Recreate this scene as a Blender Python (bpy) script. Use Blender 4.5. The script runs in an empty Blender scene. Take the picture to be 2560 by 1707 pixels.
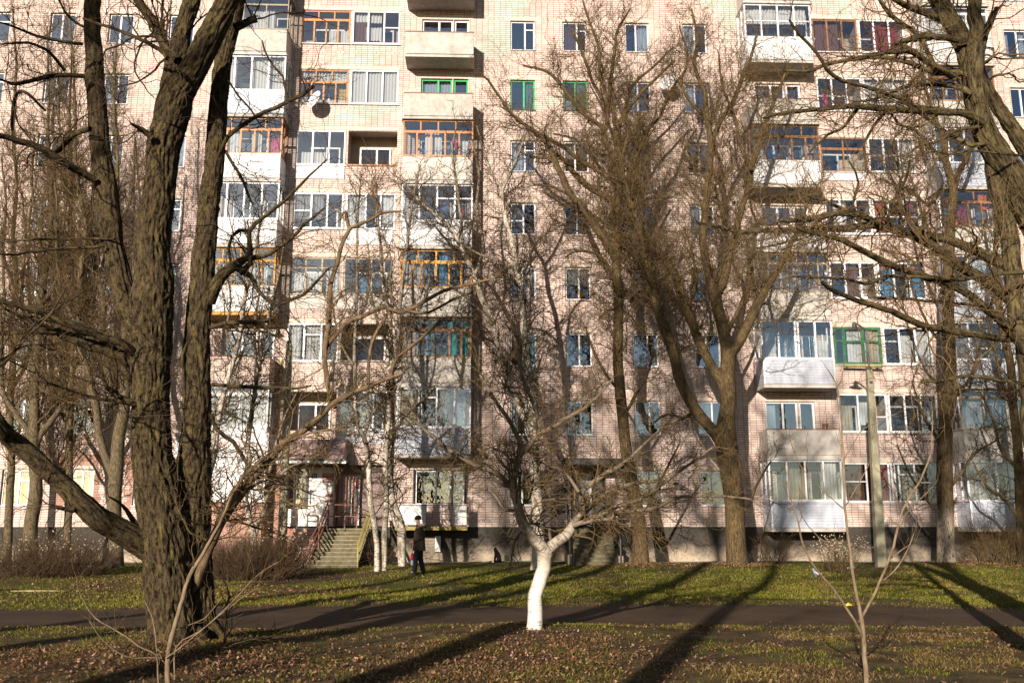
import bpy, math, random
import numpy as np
from mathutils import Vector, Matrix

# ------------------------------------------------------------------ camera, sky, sun, exposure
S = bpy.context.scene
COL = S.collection
FPX, PITCH, YAW, WALL_Y, CAM_Z = 2304.0, math.radians(11.21), math.radians(1.88), 37.1, 1.65
cam_d = bpy.data.cameras.new("camera"); cam_d.sensor_width = 36; cam_d.lens = 36 * FPX / 2560
cam_d.clip_start = 0.1; cam_d.clip_end = 800
cam = bpy.data.objects.new("camera", cam_d); COL.objects.link(cam)
cam.location = (0, 0, CAM_Z); cam.rotation_euler = (math.pi / 2 + PITCH, 0, 0); S.camera = cam

SUN_AZ, SUN_EL = math.radians(19.5), math.radians(15.5)     # the light travels to +Y and a little to +X
W = bpy.data.worlds.new("World"); S.world = W; W.use_nodes = True
nt = W.node_tree; nt.nodes.clear()
o_ = nt.nodes.new("ShaderNodeOutputWorld"); b_ = nt.nodes.new("ShaderNodeBackground"); s_ = nt.nodes.new("ShaderNodeTexSky")
s_.sky_type = 'NISHITA'; s_.sun_disc = False; s_.sun_elevation = SUN_EL; s_.sun_rotation = math.pi + SUN_AZ
s_.air_density = 1.0; s_.dust_density = 0.6; s_.ozone_density = 2.0
nt.links.new(s_.outputs[0], b_.inputs[0]); b_.inputs[1].default_value = 0.05
nt.links.new(b_.outputs[0], o_.inputs[0])
sun_d = bpy.data.lights.new("sun", 'SUN'); sun_d.energy = 5.0; sun_d.angle = math.radians(0.5); sun_d.color = (1.0, 0.875, 0.745)
sun = bpy.data.objects.new("sun", sun_d); COL.objects.link(sun)
ldir = Vector((math.sin(SUN_AZ) * math.cos(SUN_EL), math.cos(SUN_AZ) * math.cos(SUN_EL), -math.sin(SUN_EL)))
sun.rotation_euler = ldir.to_track_quat('-Z', 'Y').to_euler(); sun.location = (-20, -40, 30)
S.view_settings.view_transform = 'Standard'; S.view_settings.look = 'None'
S.view_settings.exposure = 0.9; S.view_settings.gamma = 1.0
S.cycles.max_bounces = 6; S.cycles.transparent_max_bounces = 10; S.cycles.caustics_reflective = False; S.cycles.caustics_refractive = False

rng = np.random.default_rng(7); random.seed(7)
U = lambda a, b: random.uniform(a, b)

# ------------------------------------------------------------------ helpers
def tag(o, label=None, cat=None, group=None, kind=None):
    if label: o["label"] = label
    if cat: o["category"] = cat
    if group: o["group"] = group
    if kind: o["kind"] = kind
    return o

def empty(name, loc=(0, 0, 0), rz=0.0, parent=None):
    o = bpy.data.objects.new(name, None); COL.objects.link(o)
    o.location = loc; o.rotation_euler = (0, 0, rz); o.empty_display_size = 0.2
    if parent: o.parent = parent
    return o

def np_mesh(name, V, Q=None, T=None, mat=None, parent=None, smooth=False, bk=None, col=None):
    V = np.asarray(V, np.float32); me = bpy.data.meshes.new(name)
    me.vertices.add(len(V)); me.vertices.foreach_set("co", V.ravel())
    nq = 0 if Q is None else len(Q); ntr = 0 if T is None else len(T)
    idx = np.concatenate([np.asarray(a, np.int32).ravel() for a in (Q, T) if a is not None and len(a)])
    me.loops.add(len(idx)); me.loops.foreach_set("vertex_index", idx)
    me.polygons.add(nq + ntr)
    st = np.concatenate([np.arange(nq) * 4, nq * 4 + np.arange(ntr) * 3]).astype(np.int32)
    me.polygons.foreach_set("loop_start", st)
    me.polygons.foreach_set("use_smooth", np.full(nq + ntr, smooth))
    if bk is not None:
        a = me.attributes.new("bk", 'FLOAT_VECTOR', 'POINT'); a.data.foreach_set("vector", np.asarray(bk, np.float32).ravel())
    if col is not None:
        c = np.ones((len(V), 4), np.float32); c[:, :3] = col
        a = me.attributes.new("tint", 'FLOAT_COLOR', 'POINT'); a.data.foreach_set("color", c.ravel())
    me.update(calc_edges=True); me.validate()
    if mat: me.materials.append(mat)
    o = bpy.data.objects.new(name, me); COL.objects.link(o)
    if parent: o.parent = parent
    return o

class MB:
    """collects boxes, quads, tubes; build() links them as one mesh object"""
    def __init__(s): s.v = []; s.f = []; s.m = []
    def add(s, vs, fs, m=0):
        k = len(s.v); s.v += [tuple(p) for p in vs]; s.f += [tuple(i + k for i in f) for f in fs]; s.m += [m] * len(fs); return s
    def box(s, x0, x1, y0, y1, z0, z1, m=0):
        if x0 > x1: x0, x1 = x1, x0
        if y0 > y1: y0, y1 = y1, y0
        if z0 > z1: z0, z1 = z1, z0
        return s.add([(x0, y0, z0), (x1, y0, z0), (x1, y1, z0), (x0, y1, z0), (x0, y0, z1), (x1, y0, z1), (x1, y1, z1), (x0, y1, z1)],
                     [(0, 3, 2, 1), (4, 5, 6, 7), (0, 1, 5, 4), (1, 2, 6, 5), (2, 3, 7, 6), (3, 0, 4, 7)], m)
    def quad(s, a, b, c, d, m=0): return s.add([a, b, c, d], [(0, 1, 2, 3)], m)
    def tube(s, pts, rad, k=8, m=0, cap=True):
        P = np.array(pts, float); n = len(P); R = np.full(n, rad) if np.isscalar(rad) else np.array(rad, float)
        V, Q = tube_arrays([P], [R], k); s.add(V, [tuple(q) for q in Q], m)
        if cap:
            b = len(s.v) - n * k
            s.f.append(tuple(b + i for i in range(k))[::-1]); s.f.append(tuple(b + (n - 1) * k + i for i in range(k))); s.m += [m, m]
        return s
    def beam(s, a, b, w, h, m=0):
        a = Vector(a); b = Vector(b); d = (b - a).normalized(); up = Vector((0, 0, 1))
        if abs(d.z) > .98: up = Vector((0, 1, 0))
        x = d.cross(up).normalized() * (w / 2); y = x.cross(d).normalized() * (h / 2)
        vs = [a - x - y, a + x - y, a + x + y, a - x + y, b - x - y, b + x - y, b + x + y, b - x + y]
        return s.add(vs, [(0, 3, 2, 1), (4, 5, 6, 7), (0, 1, 5, 4), (1, 2, 6, 5), (2, 3, 7, 6), (3, 0, 4, 7)], m)
    def loft(s, rings, m=0, cap=True):
        k = len(rings[0]); b = len(s.v)
        for r in rings: s.v += [tuple(p) for p in r]
        for i in range(len(rings) - 1):
            for j in range(k):
                s.f.append((b + i * k + j, b + i * k + (j + 1) % k, b + (i + 1) * k + (j + 1) % k, b + (i + 1) * k + j)); s.m.append(m)
        if cap:
            s.f.append(tuple(b + i for i in range(k))[::-1]); s.f.append(tuple(b + (len(rings) - 1) * k + i for i in range(k))); s.m += [m, m]
        return s
    def build(s, name, mat, parent=None, smooth=False):
        me = bpy.data.meshes.new(name); me.from_pydata(s.v, [], s.f)
        for mm in (mat if isinstance(mat, (list, tuple)) else [mat]): me.materials.append(mm)
        if isinstance(mat, (list, tuple)): me.polygons.foreach_set("material_index", s.m)
        me.polygons.foreach_set("use_smooth", [smooth] * len(s.f)); me.update()
        o = bpy.data.objects.new(name, me); COL.objects.link(o)
        if parent: o.parent = parent
        return o

def tube_arrays(Ps, Rs, K, want_bk=False):
    """polylines (n,3), radii (n,) -> vertices and quads; same-length polylines are done in one batch"""
    groups = {}
    for i, p in enumerate(Ps): groups.setdefault(len(p), []).append(i)
    VV, QQ, BB = [], [], []; base = 0
    ang = np.arange(K) * 2 * math.pi / K; ca, sa = np.cos(ang), np.sin(ang)
    for n, ids in groups.items():
        P = np.stack([Ps[i] for i in ids]).astype(float); R = np.stack([Rs[i] for i in ids]).astype(float); B = len(ids)
        T = np.gradient(P, axis=1); T /= np.linalg.norm(T, axis=2, keepdims=True) + 1e-9
        mean = T.mean(1); ref = np.zeros((B, 3)); ax = np.abs(mean).argmin(1); ref[np.arange(B), ax] = 1
        N = ref[:, None, :] - (T * ref[:, None, :]).sum(2, keepdims=True) * T
        N /= np.linalg.norm(N, axis=2, keepdims=True) + 1e-9
        Bn = np.cross(T, N)
        V = P[:, :, None, :] + R[:, :, None, None] * (N[:, :, None, :] * ca[None, None, :, None] + Bn[:, :, None, :] * sa[None, None, :, None])
        VV.append(V.reshape(-1, 3))
        i0 = (np.arange(B)[:, None, None] * n + np.arange(n - 1)[None, :, None]) * K; j = np.arange(K)[None, None, :]; j2 = (j + 1) % K
        q = np.stack([i0 + j, i0 + j2, i0 + K + j2, i0 + K + j], -1).reshape(-1, 4) + base
        QQ.append(q); base += B * n * K
        if want_bk:
            L = np.concatenate([np.zeros((B, 1)), np.cumsum(np.linalg.norm(np.diff(P, axis=1), axis=2), 1)], 1)
            off = rng.uniform(0, 50, (B, 1))
            bk = np.stack([R[:, :, None] * ca, R[:, :, None] * sa, np.broadcast_to((L + off)[:, :, None], (B, n, K))], -1)
            BB.append(bk.reshape(-1, 3))
    V, Q = np.concatenate(VV), np.concatenate(QQ)
    return (V, Q, np.concatenate(BB)) if want_bk else (V, Q)

_lat = rng.random((32, 32, 32))
def vnoise(p):
    """value noise in 0..1 for an (n,3) array"""
    i = np.floor(p).astype(int); f = p - i; f = f * f * (3 - 2 * f); r = 0
    for dx in (0, 1):
        for dy in (0, 1):
            for dz in (0, 1):
                w = (f[:, 0] if dx else 1 - f[:, 0]) * (f[:, 1] if dy else 1 - f[:, 1]) * (f[:, 2] if dz else 1 - f[:, 2])
                r = r + w * _lat[(i[:, 0] + dx) & 31, (i[:, 1] + dy) & 31, (i[:, 2] + dz) & 31]
    return r

def smoothstep(a, b, x):
    t = np.clip((np.asarray(x, float) - a) / (b - a), 0, 1); return t * t * (3 - 2 * t)

MOUNDS = [(-4.3, 12.7, 1.6, .16), (0.28, 14.4, 1.5, .10), (4.55, 33.2, 1.5, .10), (7.9, 33.4, 1.5, .10), (16.0, 34.2, 1.6, .10)]
def terrain(x, y):
    x = np.asarray(x, float); y = np.asarray(y, float)
    z = .22 * smoothstep(24, 35.5, y) + .03 * np.sin(x * .7 + 1) * np.sin(y * .55) * smoothstep(8, 12, y)
    z = z * 1.0
    for mx, my, mr, mh in MOUNDS: z = z + mh * np.exp(-((x - mx) ** 2 + (y - my) ** 2) / (mr * mr))
    pm = path_mask(x, y)
    return z - .03 * pm
def path_edges(x):
    x = np.asarray(x, float)
    return 15.7 + .25 * np.sin(x * .35) + .006 * x * x * 0, 19.9 + .35 * np.sin(x * .28 + 1.2)
def path_mask(x, y):
    a, b = path_edges(x); return smoothstep(a - .3, a + .3, y) * (1 - smoothstep(b - .3, b + .3, y))
def tz(x, y): return float(terrain(x, y))

def ray(px, py):            # px, py on the 2352 x 1568 overview of the photograph
    px *= 2560 / 2352; py *= 2560 / 2352
    x = (px - 1280) / FPX; y = (853.5 - py) / FPX; c, s = math.cos(PITCH), math.sin(PITCH)
    return np.array([x, c - y * s, s + y * c])
def at(px, py, Y):
    d = ray(px, py); p = d * (Y / d[1]); p[2] += CAM_Z; return p
def gnd(px, py):
    d = ray(px, py); z = 0.0
    for _ in range(30):
        p = d * ((z - CAM_Z) / d[2]); z = .5 * z + .5 * tz(p[0], p[1])
    return Vector((p[0], p[1], tz(p[0], p[1])))

# ------------------------------------------------------------------ materials
class NG:
    def __init__(s, name):
        s.m = bpy.data.materials.new(name); s.m.use_nodes = True; s.t = s.m.node_tree; s.t.nodes.clear()
        s.out = s.n("ShaderNodeOutputMaterial")
    def n(s, typ, **kw):
        nd = s.t.nodes.new(typ)
        for k, v in kw.items(): setattr(nd, k, v)
        return nd
    def l(s, a, b): s.t.links.new(a, b)
    def coord(s, kind="Object"): return s.n("ShaderNodeTexCoord").outputs[kind]
    def attr(s, name, out="Vector"):
        nd = s.n("ShaderNodeAttribute"); nd.attribute_name = name; return nd.outputs[out]
    def mapping(s, vec, scale=(1, 1, 1), loc=(0, 0, 0)):
        nd = s.n("ShaderNodeMapping"); s.l(vec, nd.inputs[0]); nd.inputs["Scale"].default_value = scale; nd.inputs["Location"].default_value = loc; return nd.outputs[0]
    def noise(s, vec, scale=1, detail=4, rough=.55, dist=0):
        nd = s.n("ShaderNodeTexNoise"); s.l(vec, nd.inputs["Vector"]); nd.inputs["Scale"].default_value = scale
        nd.inputs["Detail"].default_value = detail; nd.inputs["Roughness"].default_value = rough; nd.inputs["Distortion"].default_value = dist; return nd.outputs["Fac"]
    def ramp(s, fac, stops, interp='LINEAR'):
        nd = s.n("ShaderNodeValToRGB"); s.l(fac, nd.inputs[0]); cr = nd.color_ramp; cr.interpolation = interp
        while len(cr.elements) < len(stops): cr.elements.new(.5)
        for e, (p, c) in zip(cr.elements, stops): e.position = p; e.color = (c, c, c, 1) if np.isscalar(c) else (*c, 1)
        return nd.outputs[0]
    def mix(s, fac, a, b, blend='MIX'):
        nd = s.n("ShaderNodeMix"); nd.data_type = 'RGBA'; nd.blend_type = blend
        for i, v in ((0, fac), (6, a), (7, b)):
            if isinstance(v, (int, float)): nd.inputs[i].default_value = v if i == 0 else (v, v, v, 1)
            elif isinstance(v, tuple): nd.inputs[i].default_value = (*v, 1)
            else: s.l(v, nd.inputs[i])
        return nd.outputs[2]
    def math(s, op, a, b=None):
        nd = s.n("ShaderNodeMath"); nd.operation = op
        for i, v in enumerate((a, b)):
            if v is None: continue
            if isinstance(v, (int, float)): nd.inputs[i].default_value = v
            else: s.l(v, nd.inputs[i])
        return nd.outputs[0]
    def bump(s, h, strength=.5, dist=.02):
        nd = s.n("ShaderNodeBump"); s.l(h, nd.inputs["Height"]); nd.inputs["Strength"].default_value = strength; nd.inputs["Distance"].default_value = dist; return nd.outputs[0]
    def bsdf(s, col, rough=.8, normal=None, spec=.3, metal=0.0):
        nd = s.n("ShaderNodeBsdfPrincipled")
        if isinstance(col, tuple): nd.inputs["Base Color"].default_value = (*col, 1)
        else: s.l(col, nd.inputs["Base Color"])
        if isinstance(rough, (int, float)): nd.inputs["Roughness"].default_value = rough
        else: s.l(rough, nd.inputs["Roughness"])
        nd.inputs["Specular IOR Level"].default_value = spec; nd.inputs["Metallic"].default_value = metal
        if normal is not None: s.l(normal, nd.inputs["Normal"])
        s.l(nd.outputs[0], s.out.inputs[0]); return nd

def mottled(name, c, var=.18, rough=.7, scale=6.0, spec=.3, streak=0.0, bump=0.0, dirt=(.25, .2, .15), dirt_amt=.25):
    g = NG(name); co = g.coord(); a = g.noise(co, scale, 5)
    k = g.ramp(a, [(.3, tuple(x * (1 - var) for x in c)), (.7, tuple(min(1, x * (1 + var)) for x in c))])
    d = g.ramp(g.noise(g.mapping(co, (1, 1, .35)), scale * .5, 6, .65), [(.5, 0.0), (.75, 1.0)])
    k = g.mix(g.math('MULTIPLY', d, dirt_amt), k, dirt)
    nrm = g.bump(g.noise(co, scale * 9, 4), bump, .01) if bump else None
    g.bsdf(k, rough, nrm, spec); return g.m

def brick_mat(name, c1, c2, mortar, stack=True, bw=.262, rh=.0965):
    g = NG(name); co = g.coord(); sp = g.n("ShaderNodeSeparateXYZ"); g.l(co, sp.inputs[0]); cb = g.n("ShaderNodeCombineXYZ")
    xy = g.math('ADD', sp.outputs[0], sp.outputs[1]); g.l(xy, cb.inputs[0]); g.l(sp.outputs[2], cb.inputs[1])
    def br(off, w):
        b = g.n("ShaderNodeTexBrick"); b.offset = off; b.offset_frequency = 2; g.l(cb.outputs[0], b.inputs["Vector"])
        b.inputs["Scale"].default_value = 1; b.inputs["Brick Width"].default_value = w; b.inputs["Row Height"].default_value = rh
        b.inputs["Mortar Size"].default_value = .0085; b.inputs["Mortar Smooth"].default_value = .15; b.inputs["Bias"].default_value = 0
        b.inputs["Color1"].default_value = (*c1, 1); b.inputs["Color2"].default_value = (*c2, 1); b.inputs["Mortar"].default_value = (*mortar, 1); return b
    a = br(0.0 if stack else .5, bw); colr, fac = a.outputs[0], a.outputs[1]
    if stack:                                   # now and then a bonding course of half bricks
        b = br(.5, bw * .75); row = g.math('FLOOR', g.math('DIVIDE', sp.outputs[2], rh)); bond = g.math('LESS_THAN', g.math('MODULO', row, 9.0), 1.0)
        colr = g.mix(bond, a.outputs[0], b.outputs[0]); fac = g.mix(bond, a.outputs[1], b.outputs[1])
    v = g.ramp(g.noise(co, .55, 6, .62), [(.28, .70), (.7, 1.08)]); colr = g.mix(1.0, colr, v, 'MULTIPLY')
    st = g.ramp(g.noise(g.mapping(co, (1.6, 1.6, .22)), 1.0, 6, .7), [(.52, 0.0), (.8, 1.0)])
    colr = g.mix(g.math('MULTIPLY', st, .42), colr, (.33, .22, .15))
    fine = g.ramp(g.noise(co, 22, 3), [(.3, .9), (.7, 1.06)]); colr = g.mix(1.0, colr, fine, 'MULTIPLY')
    nrm = g.bump(g.math('SUBTRACT', 1.0, fac), .5, .008); g.bsdf(colr, .85, nrm, .2); return g.m

def siding_mat(name, c, pitch=.11):
    g = NG(name); co = g.coord(); sp = g.n("ShaderNodeSeparateXYZ"); g.l(co, sp.inputs[0])
    f = g.math('FRACT', g.math('DIVIDE', sp.outputs[2], pitch)); h = g.ramp(f, [(0, 0.0), (.10, 1.0), (1, .55)])
    k = g.mix(g.ramp(f, [(0, 1.0), (.11, 0.0)]), c, tuple(x * .55 for x in c)); d = g.ramp(g.noise(g.mapping(co, (2, 2, .5)), 1.6, 6, .65), [(.38, 1.0), (.75, .62)])
    k = g.mix(1.0, k, d, 'MULTIPLY'); g.bsdf(k, .45, g.bump(h, .6, .012), .4); return g.m

def bark_mat(name, dark, mid, lichen, lich_amt=.45, sx=22.0, sz=3.2, bump=1.0, dist=.03, wash=None):
    g = NG(name); v = g.attr("bk"); rid = g.noise(g.mapping(v, (sx, sx, sz)), 1, 5, .6, .25)
    fine = g.noise(g.mapping(v, (sx * 2.3, sx * 2.3, sz * 3.2)), 1, 3, .6, .2); rid = g.math('ADD', g.math('MULTIPLY', rid, .65), g.math('MULTIPLY', fine, .35))
    k = g.ramp(rid, [(.38, dark), (.60, mid)])
    li = g.ramp(g.noise(g.mapping(v, (5, 5, 2.2)), 1.6, 6, .7), [(.5, 0.0), (.68, 1.0)]); li2 = g.ramp(rid, [(.42, 0.0), (.6, 1.0)])
    k = g.mix(g.math('MULTIPLY', g.math('MULTIPLY', li, li2), lich_amt), k, lichen)
    if wash:
        s2 = g.n("ShaderNodeSeparateXYZ"); g.l(g.coord(), s2.inputs[0]); h = g.math('ADD', s2.outputs[2], g.math('MULTIPLY', g.math('SUBTRACT', rid, .5), .9)); mr = g.n("ShaderNodeMapRange"); g.l(h, mr.inputs[0])
        mr.inputs[1].default_value = wash * .85; mr.inputs[2].default_value = wash * 1.2; k = g.mix(mr.outputs[0], g.mix(g.ramp(rid, [(.40, 0.0), (.52, .85)]), k, (.40, .33, .25)), k)
    g.bsdf(k, .95, g.bump(rid, bump, dist), .12); return g.m

def birch_mat(name, wash=None):
    g = NG(name); v = g.attr("bk"); band = g.noise(g.mapping(v, (9, 9, 34)), 1, 4, .65, .4)
    big = g.noise(g.mapping(v, (5, 5, 2.0)), 1.5, 5, .6)
    k = g.ramp(band, [(.38, (.07, .052, .038)), (.47, (.38, .33, .26)), (.66, (.60, .55, .47))])
    k = g.mix(g.ramp(big, [(.48, 0.0), (.62, .85)]), k, (.13, .105, .072))
    sp = g.n("ShaderNodeSeparateXYZ"); g.l(v, sp.inputs[0]); rad = g.math('SQRT', g.math('ADD', g.math('POWER', sp.outputs[0], 2.0), g.math('POWER', sp.outputs[1], 2.0)))
    thin = g.n("ShaderNodeMapRange"); g.l(rad, thin.inputs[0]); thin.inputs[1].default_value = .03; thin.inputs[2].default_value = .085; thin.inputs[3].default_value = .9; thin.inputs[4].default_value = 0.0
    k = g.mix(thin.outputs[0], k, (.115, .085, .055))
    if wash:                                   # lime wash brushed on the foot of the trunk
        s2 = g.n("ShaderNodeSeparateXYZ"); g.l(g.coord(), s2.inputs[0]); h = g.math('ADD', s2.outputs[2], g.math('MULTIPLY', g.math('SUBTRACT', band, .5), .7)); mr = g.n("ShaderNodeMapRange"); g.l(h, mr.inputs[0])
        mr.inputs[1].default_value = wash * .85; mr.inputs[2].default_value = wash * 1.25; k = g.mix(mr.outputs[0], g.mix(g.ramp(band, [(.3, 0.0), (.45, .9)]), k, (.62, .575, .50)), g.mix(.45, k, (.13, .105, .075)))
    g.bsdf(k, .8, g.bump(band, .5, .01), .2); return g.m

M = {}
M['brick'] = brick_mat("silicate_brick", (.66, .54, .485), (.53, .415, .365), (.15, .085, .06))
M['redbrick'] = brick_mat("red_brick", (.40, .20, .15), (.32, .16, .115), (.40, .33, .27), False, .255, .078)
M['concrete'] = mottled("concrete", (.40, .375, .34), .16, .9, 5, .2, bump=.3, dirt=(.15, .13, .10), dirt_amt=.5)
M['pale_concrete'] = mottled("pale_concrete", (.46, .43, .39), .14, .9, 4, .2, bump=.3, dirt=(.22, .19, .15), dirt_amt=.45)
M['lintel'] = mottled("lintel_concrete", (.54, .45, .37), .1, .9, 5, .2, dirt_amt=.2)
M['pvc'] = mottled("white_plastic_frame", (.68, .68, .69), .04, .35, 3, .5, dirt_amt=.1)
M['white_panel'] = mottled("white_sheet", (.55, .55, .56), .10, .5, 3, .4, dirt_amt=.5)
M['grey_panel'] = mottled("galvanised_sheet", (.50, .51, .52), .12, .45, 9, .5, dirt_amt=.3)
M['siding'] = siding_mat("white_siding", (.42, .45, .52))
M['wood_orange'] = mottled("varnished_orange_wood", (.40, .155, .04), .3, .5, 12, .4)
M['wood_brown'] = mottled("weathered_brown_wood", (.20, .10, .05), .35, .8, 12, .2)
M['wood_yellow'] = mottled("ochre_wood", (.46, .23, .04), .25, .6, 12, .3)
M['wood_grey'] = mottled("grey_wood", (.32, .27, .20), .3, .85, 12, .2)
M['green'] = mottled("green_paint", (.02, .105, .045), .3, .6, 10, .3)
M['bright_green'] = mottled("bright_green_paint", (.03, .36, .11), .2, .5, 10, .3)
M['teal'] = mottled("teal_paint", (.05, .34, .34), .2, .5, 10, .3)
M['dark_metal'] = mottled("dark_metal", (.05, .045, .04), .3, .5, 12, .4)
M['brown_rail'] = mottled("brown_painted_rail", (.16, .065, .04), .3, .6, 12, .3)
M['door_brown'] = mottled("brown_door_leaf", (.17, .12, .105), .15, .55, 8, .3)
M['fascia'] = mottled("purple_brown_fascia", (.27, .19, .185), .15, .6, 4, .3)
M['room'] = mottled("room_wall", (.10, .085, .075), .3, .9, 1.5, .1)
M['loggia_wall'] = mottled("loggia_wall", (.40, .33, .27), .2, .9, 2, .1)
M['white_paint'] = mottled("white_paint", (.76, .75, .73), .06, .6, 3, .3)
M['yellow_pipe'] = mottled("yellow_pipe", (.62, .40, .03), .1, .5, 6, .3)
M['steps'] = mottled("mossy_concrete_step", (.20, .175, .115), .25, .95, 7, .15, bump=.4, dirt=(.11, .11, .05), dirt_amt=.6)
M['shaded_riser'] = mottled('mossy_riser_painted_shade', (.115, .10, .062), .3, .95, 7, .1, bump=.4, dirt=(.05, .05, .025), dirt_amt=.6)  # mossy step concrete, darkened to stand in for shadow below the nosings
M['red_steps'] = mottled("red_tile_step", (.42, .19, .14), .2, .8, 9, .2)
M['old_board'] = mottled("mossy_board", (.26, .22, .08), .3, .9, 9, .1)
M['black'] = mottled("black_fur", (.012, .011, .010), .3, .9, 30, .2)
M['rubber'] = mottled("dark_rubber", (.02, .02, .02), .3, .7, 9, .3)

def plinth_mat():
    g = NG("mottled_plinth_render"); co = g.coord(); sp = g.n("ShaderNodeSeparateXYZ"); g.l(co, sp.inputs[0])  # ragged two-tone render, pale at the bottom and dark above
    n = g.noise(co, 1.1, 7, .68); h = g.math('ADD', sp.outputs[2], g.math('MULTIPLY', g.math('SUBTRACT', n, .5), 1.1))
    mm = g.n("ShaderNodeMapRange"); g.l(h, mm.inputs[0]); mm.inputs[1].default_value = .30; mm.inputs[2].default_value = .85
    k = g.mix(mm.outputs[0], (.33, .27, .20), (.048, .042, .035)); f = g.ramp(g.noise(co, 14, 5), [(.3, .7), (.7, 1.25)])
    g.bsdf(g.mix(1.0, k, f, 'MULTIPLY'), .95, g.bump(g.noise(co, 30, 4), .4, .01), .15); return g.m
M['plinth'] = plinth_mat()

def glass_mat(name, refl, tint):
    g = NG(name); lw = g.n("ShaderNodeLayerWeight"); lw.inputs[0].default_value = .35
    co = g.coord(); nrm = g.bump(g.noise(co, 2.2, 2), .10, .05)
    gl = g.n("ShaderNodeBsdfGlossy"); gl.inputs["Roughness"].default_value = .015; gl.inputs["Color"].default_value = (.80, .90, 1, 1); g.l(nrm, gl.inputs["Normal"])
    tr = g.n("ShaderNodeBsdfTransparent"); tr.inputs[0].default_value = (*tint, 1); mx = g.n("ShaderNodeMixShader")
    g.l(g.math('ADD', g.math('MULTIPLY', lw.outputs["Fresnel"], .5), refl), mx.inputs[0]); g.l(tr.outputs[0], mx.inputs[1]); g.l(gl.outputs[0], mx.inputs[2]); g.l(mx.outputs[0], g.out.inputs[0]); return g.m
M['glass'] = glass_mat("window_glass", .36, (.70, .76, .80))
M['glass_thin'] = glass_mat("balcony_glass", .22, (.86, .88, .87))

def cloth_mat(name, c):
    g = NG(name); d = g.n("ShaderNodeBsdfDiffuse"); d.inputs[0].default_value = (*c, 1); t = g.n("ShaderNodeBsdfTranslucent"); t.inputs[0].default_value = (*c, 1)
    mx = g.n("ShaderNodeMixShader"); mx.inputs[0].default_value = .25; g.l(d.outputs[0], mx.inputs[1]); g.l(t.outputs[0], mx.inputs[2]); g.l(mx.outputs[0], g.out.inputs[0]); return g.m
CLOTH = {'white': cloth_mat("white_curtain", (.70, .70, .70)), 'cream': cloth_mat("cream_curtain", (.55, .50, .40)), 'grey': cloth_mat("grey_curtain", (.30, .29, .28)),
         'burgundy': cloth_mat("burgundy_curtain", (.30, .035, .045)), 'teal': cloth_mat("teal_curtain", (.05, .42, .42)), 'orange': cloth_mat("orange_blind", (.60, .17, .06)),
         'pink': cloth_mat("pink_cloth", (.60, .10, .22)), 'green': cloth_mat("green_curtain", (.22, .33, .16)), 'blue': cloth_mat("blue_cloth", (.10, .28, .48)), 'brown': cloth_mat("brown_curtain", (.18, .09, .06)),
         'yellow': cloth_mat("yellow_cloth", (.55, .42, .12))}
# ------------------------------------------------------------------ the apartment building (local x along the facade, -y out of it)
BLD = empty("apartment_building", (0, WALL_Y, 0), YAW)
tag(BLD, "long nine storey flat block of pale silicate brick with mismatched glazed balconies", "apartment block")
cy_, sy_ = math.cos(YAW), math.sin(YAW)
def fw(u, w, z=0.0): return Vector((u * cy_ + w * sy_, WALL_Y + u * sy_ - w * cy_, z))    # facade -> world
ZF = lambda r: 1.57 + 2.805 * (7 - r)          # floor level of row r, r = 0 near the top of the picture, r = 7 the ground floor
HOLES = []                                      # u0, u1, z0, z1

def frame(mb, u0, u1, z0, z1, w, muls=(), trans=(), t=.055, d=.06, m=0):
    """rectangular frame with mullions at fractions and transoms (bay, fraction)"""
    y0, y1 = -w, -w + d
    mb.box(u0, u1, y0, y1, z1 - t, z1, m); mb.box(u0, u1, y0, y1, z0, z0 + t, m)
    mb.box(u0, u0 + t, y0, y1, z0 + t, z1 - t, m); mb.box(u1 - t, u1, y0, y1, z0 + t, z1 - t, m)
    xs = [u0 + t] + [u0 + f * (u1 - u0) for f in muls] + [u1 - t]
    for x in xs[1:-1]: mb.box(x - t * .55, x + t * .55, y0 + .004, y1 - .004, z0 + t, z1 - t, m)
    for b, f in trans:
        bs = range(len(xs) - 1) if b < 0 else [b]
        for k in bs:
            a = xs[k] + (t * .55 if k > 0 else 0); c = xs[k + 1] - (t * .55 if k < len(xs) - 2 else 0)
            z = z0 + f * (z1 - z0); mb.box(a, c, y0 + .008, y1 - .008, z - t * .4, z + t * .4, m)
    return mb

def curtain(name, u0, u1, z0, z1, w, mat, parent, depth=.035, per=.13):
    n = max(6, int((u1 - u0) / (per / 5))); xs = np.linspace(u0, u1, n); ph = U(0, 6)
    y = -w + depth * np.sin(xs / per * 2 * math.pi + ph) + .015 * np.sin(xs / per * 1.3 + ph)
    V = np.concatenate([np.stack([xs, y, np.full(n, z0)], 1), np.stack([xs, y, np.full(n, z1)], 1)])
    i = np.arange(n - 1); Q = np.stack([i, i + 1, n + i + 1, n + i], 1)
    return np_mesh(name, V, Q, mat=mat, parent=parent, smooth=True)

def pane(u0, u1, z0, z1, w, parent, mat=None):
    return MB().quad((u0, -w, z0), (u1, -w, z0), (u1, -w, z1), (u0, -w, z1)).build("pane", mat or M['glass'], parent)

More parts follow.
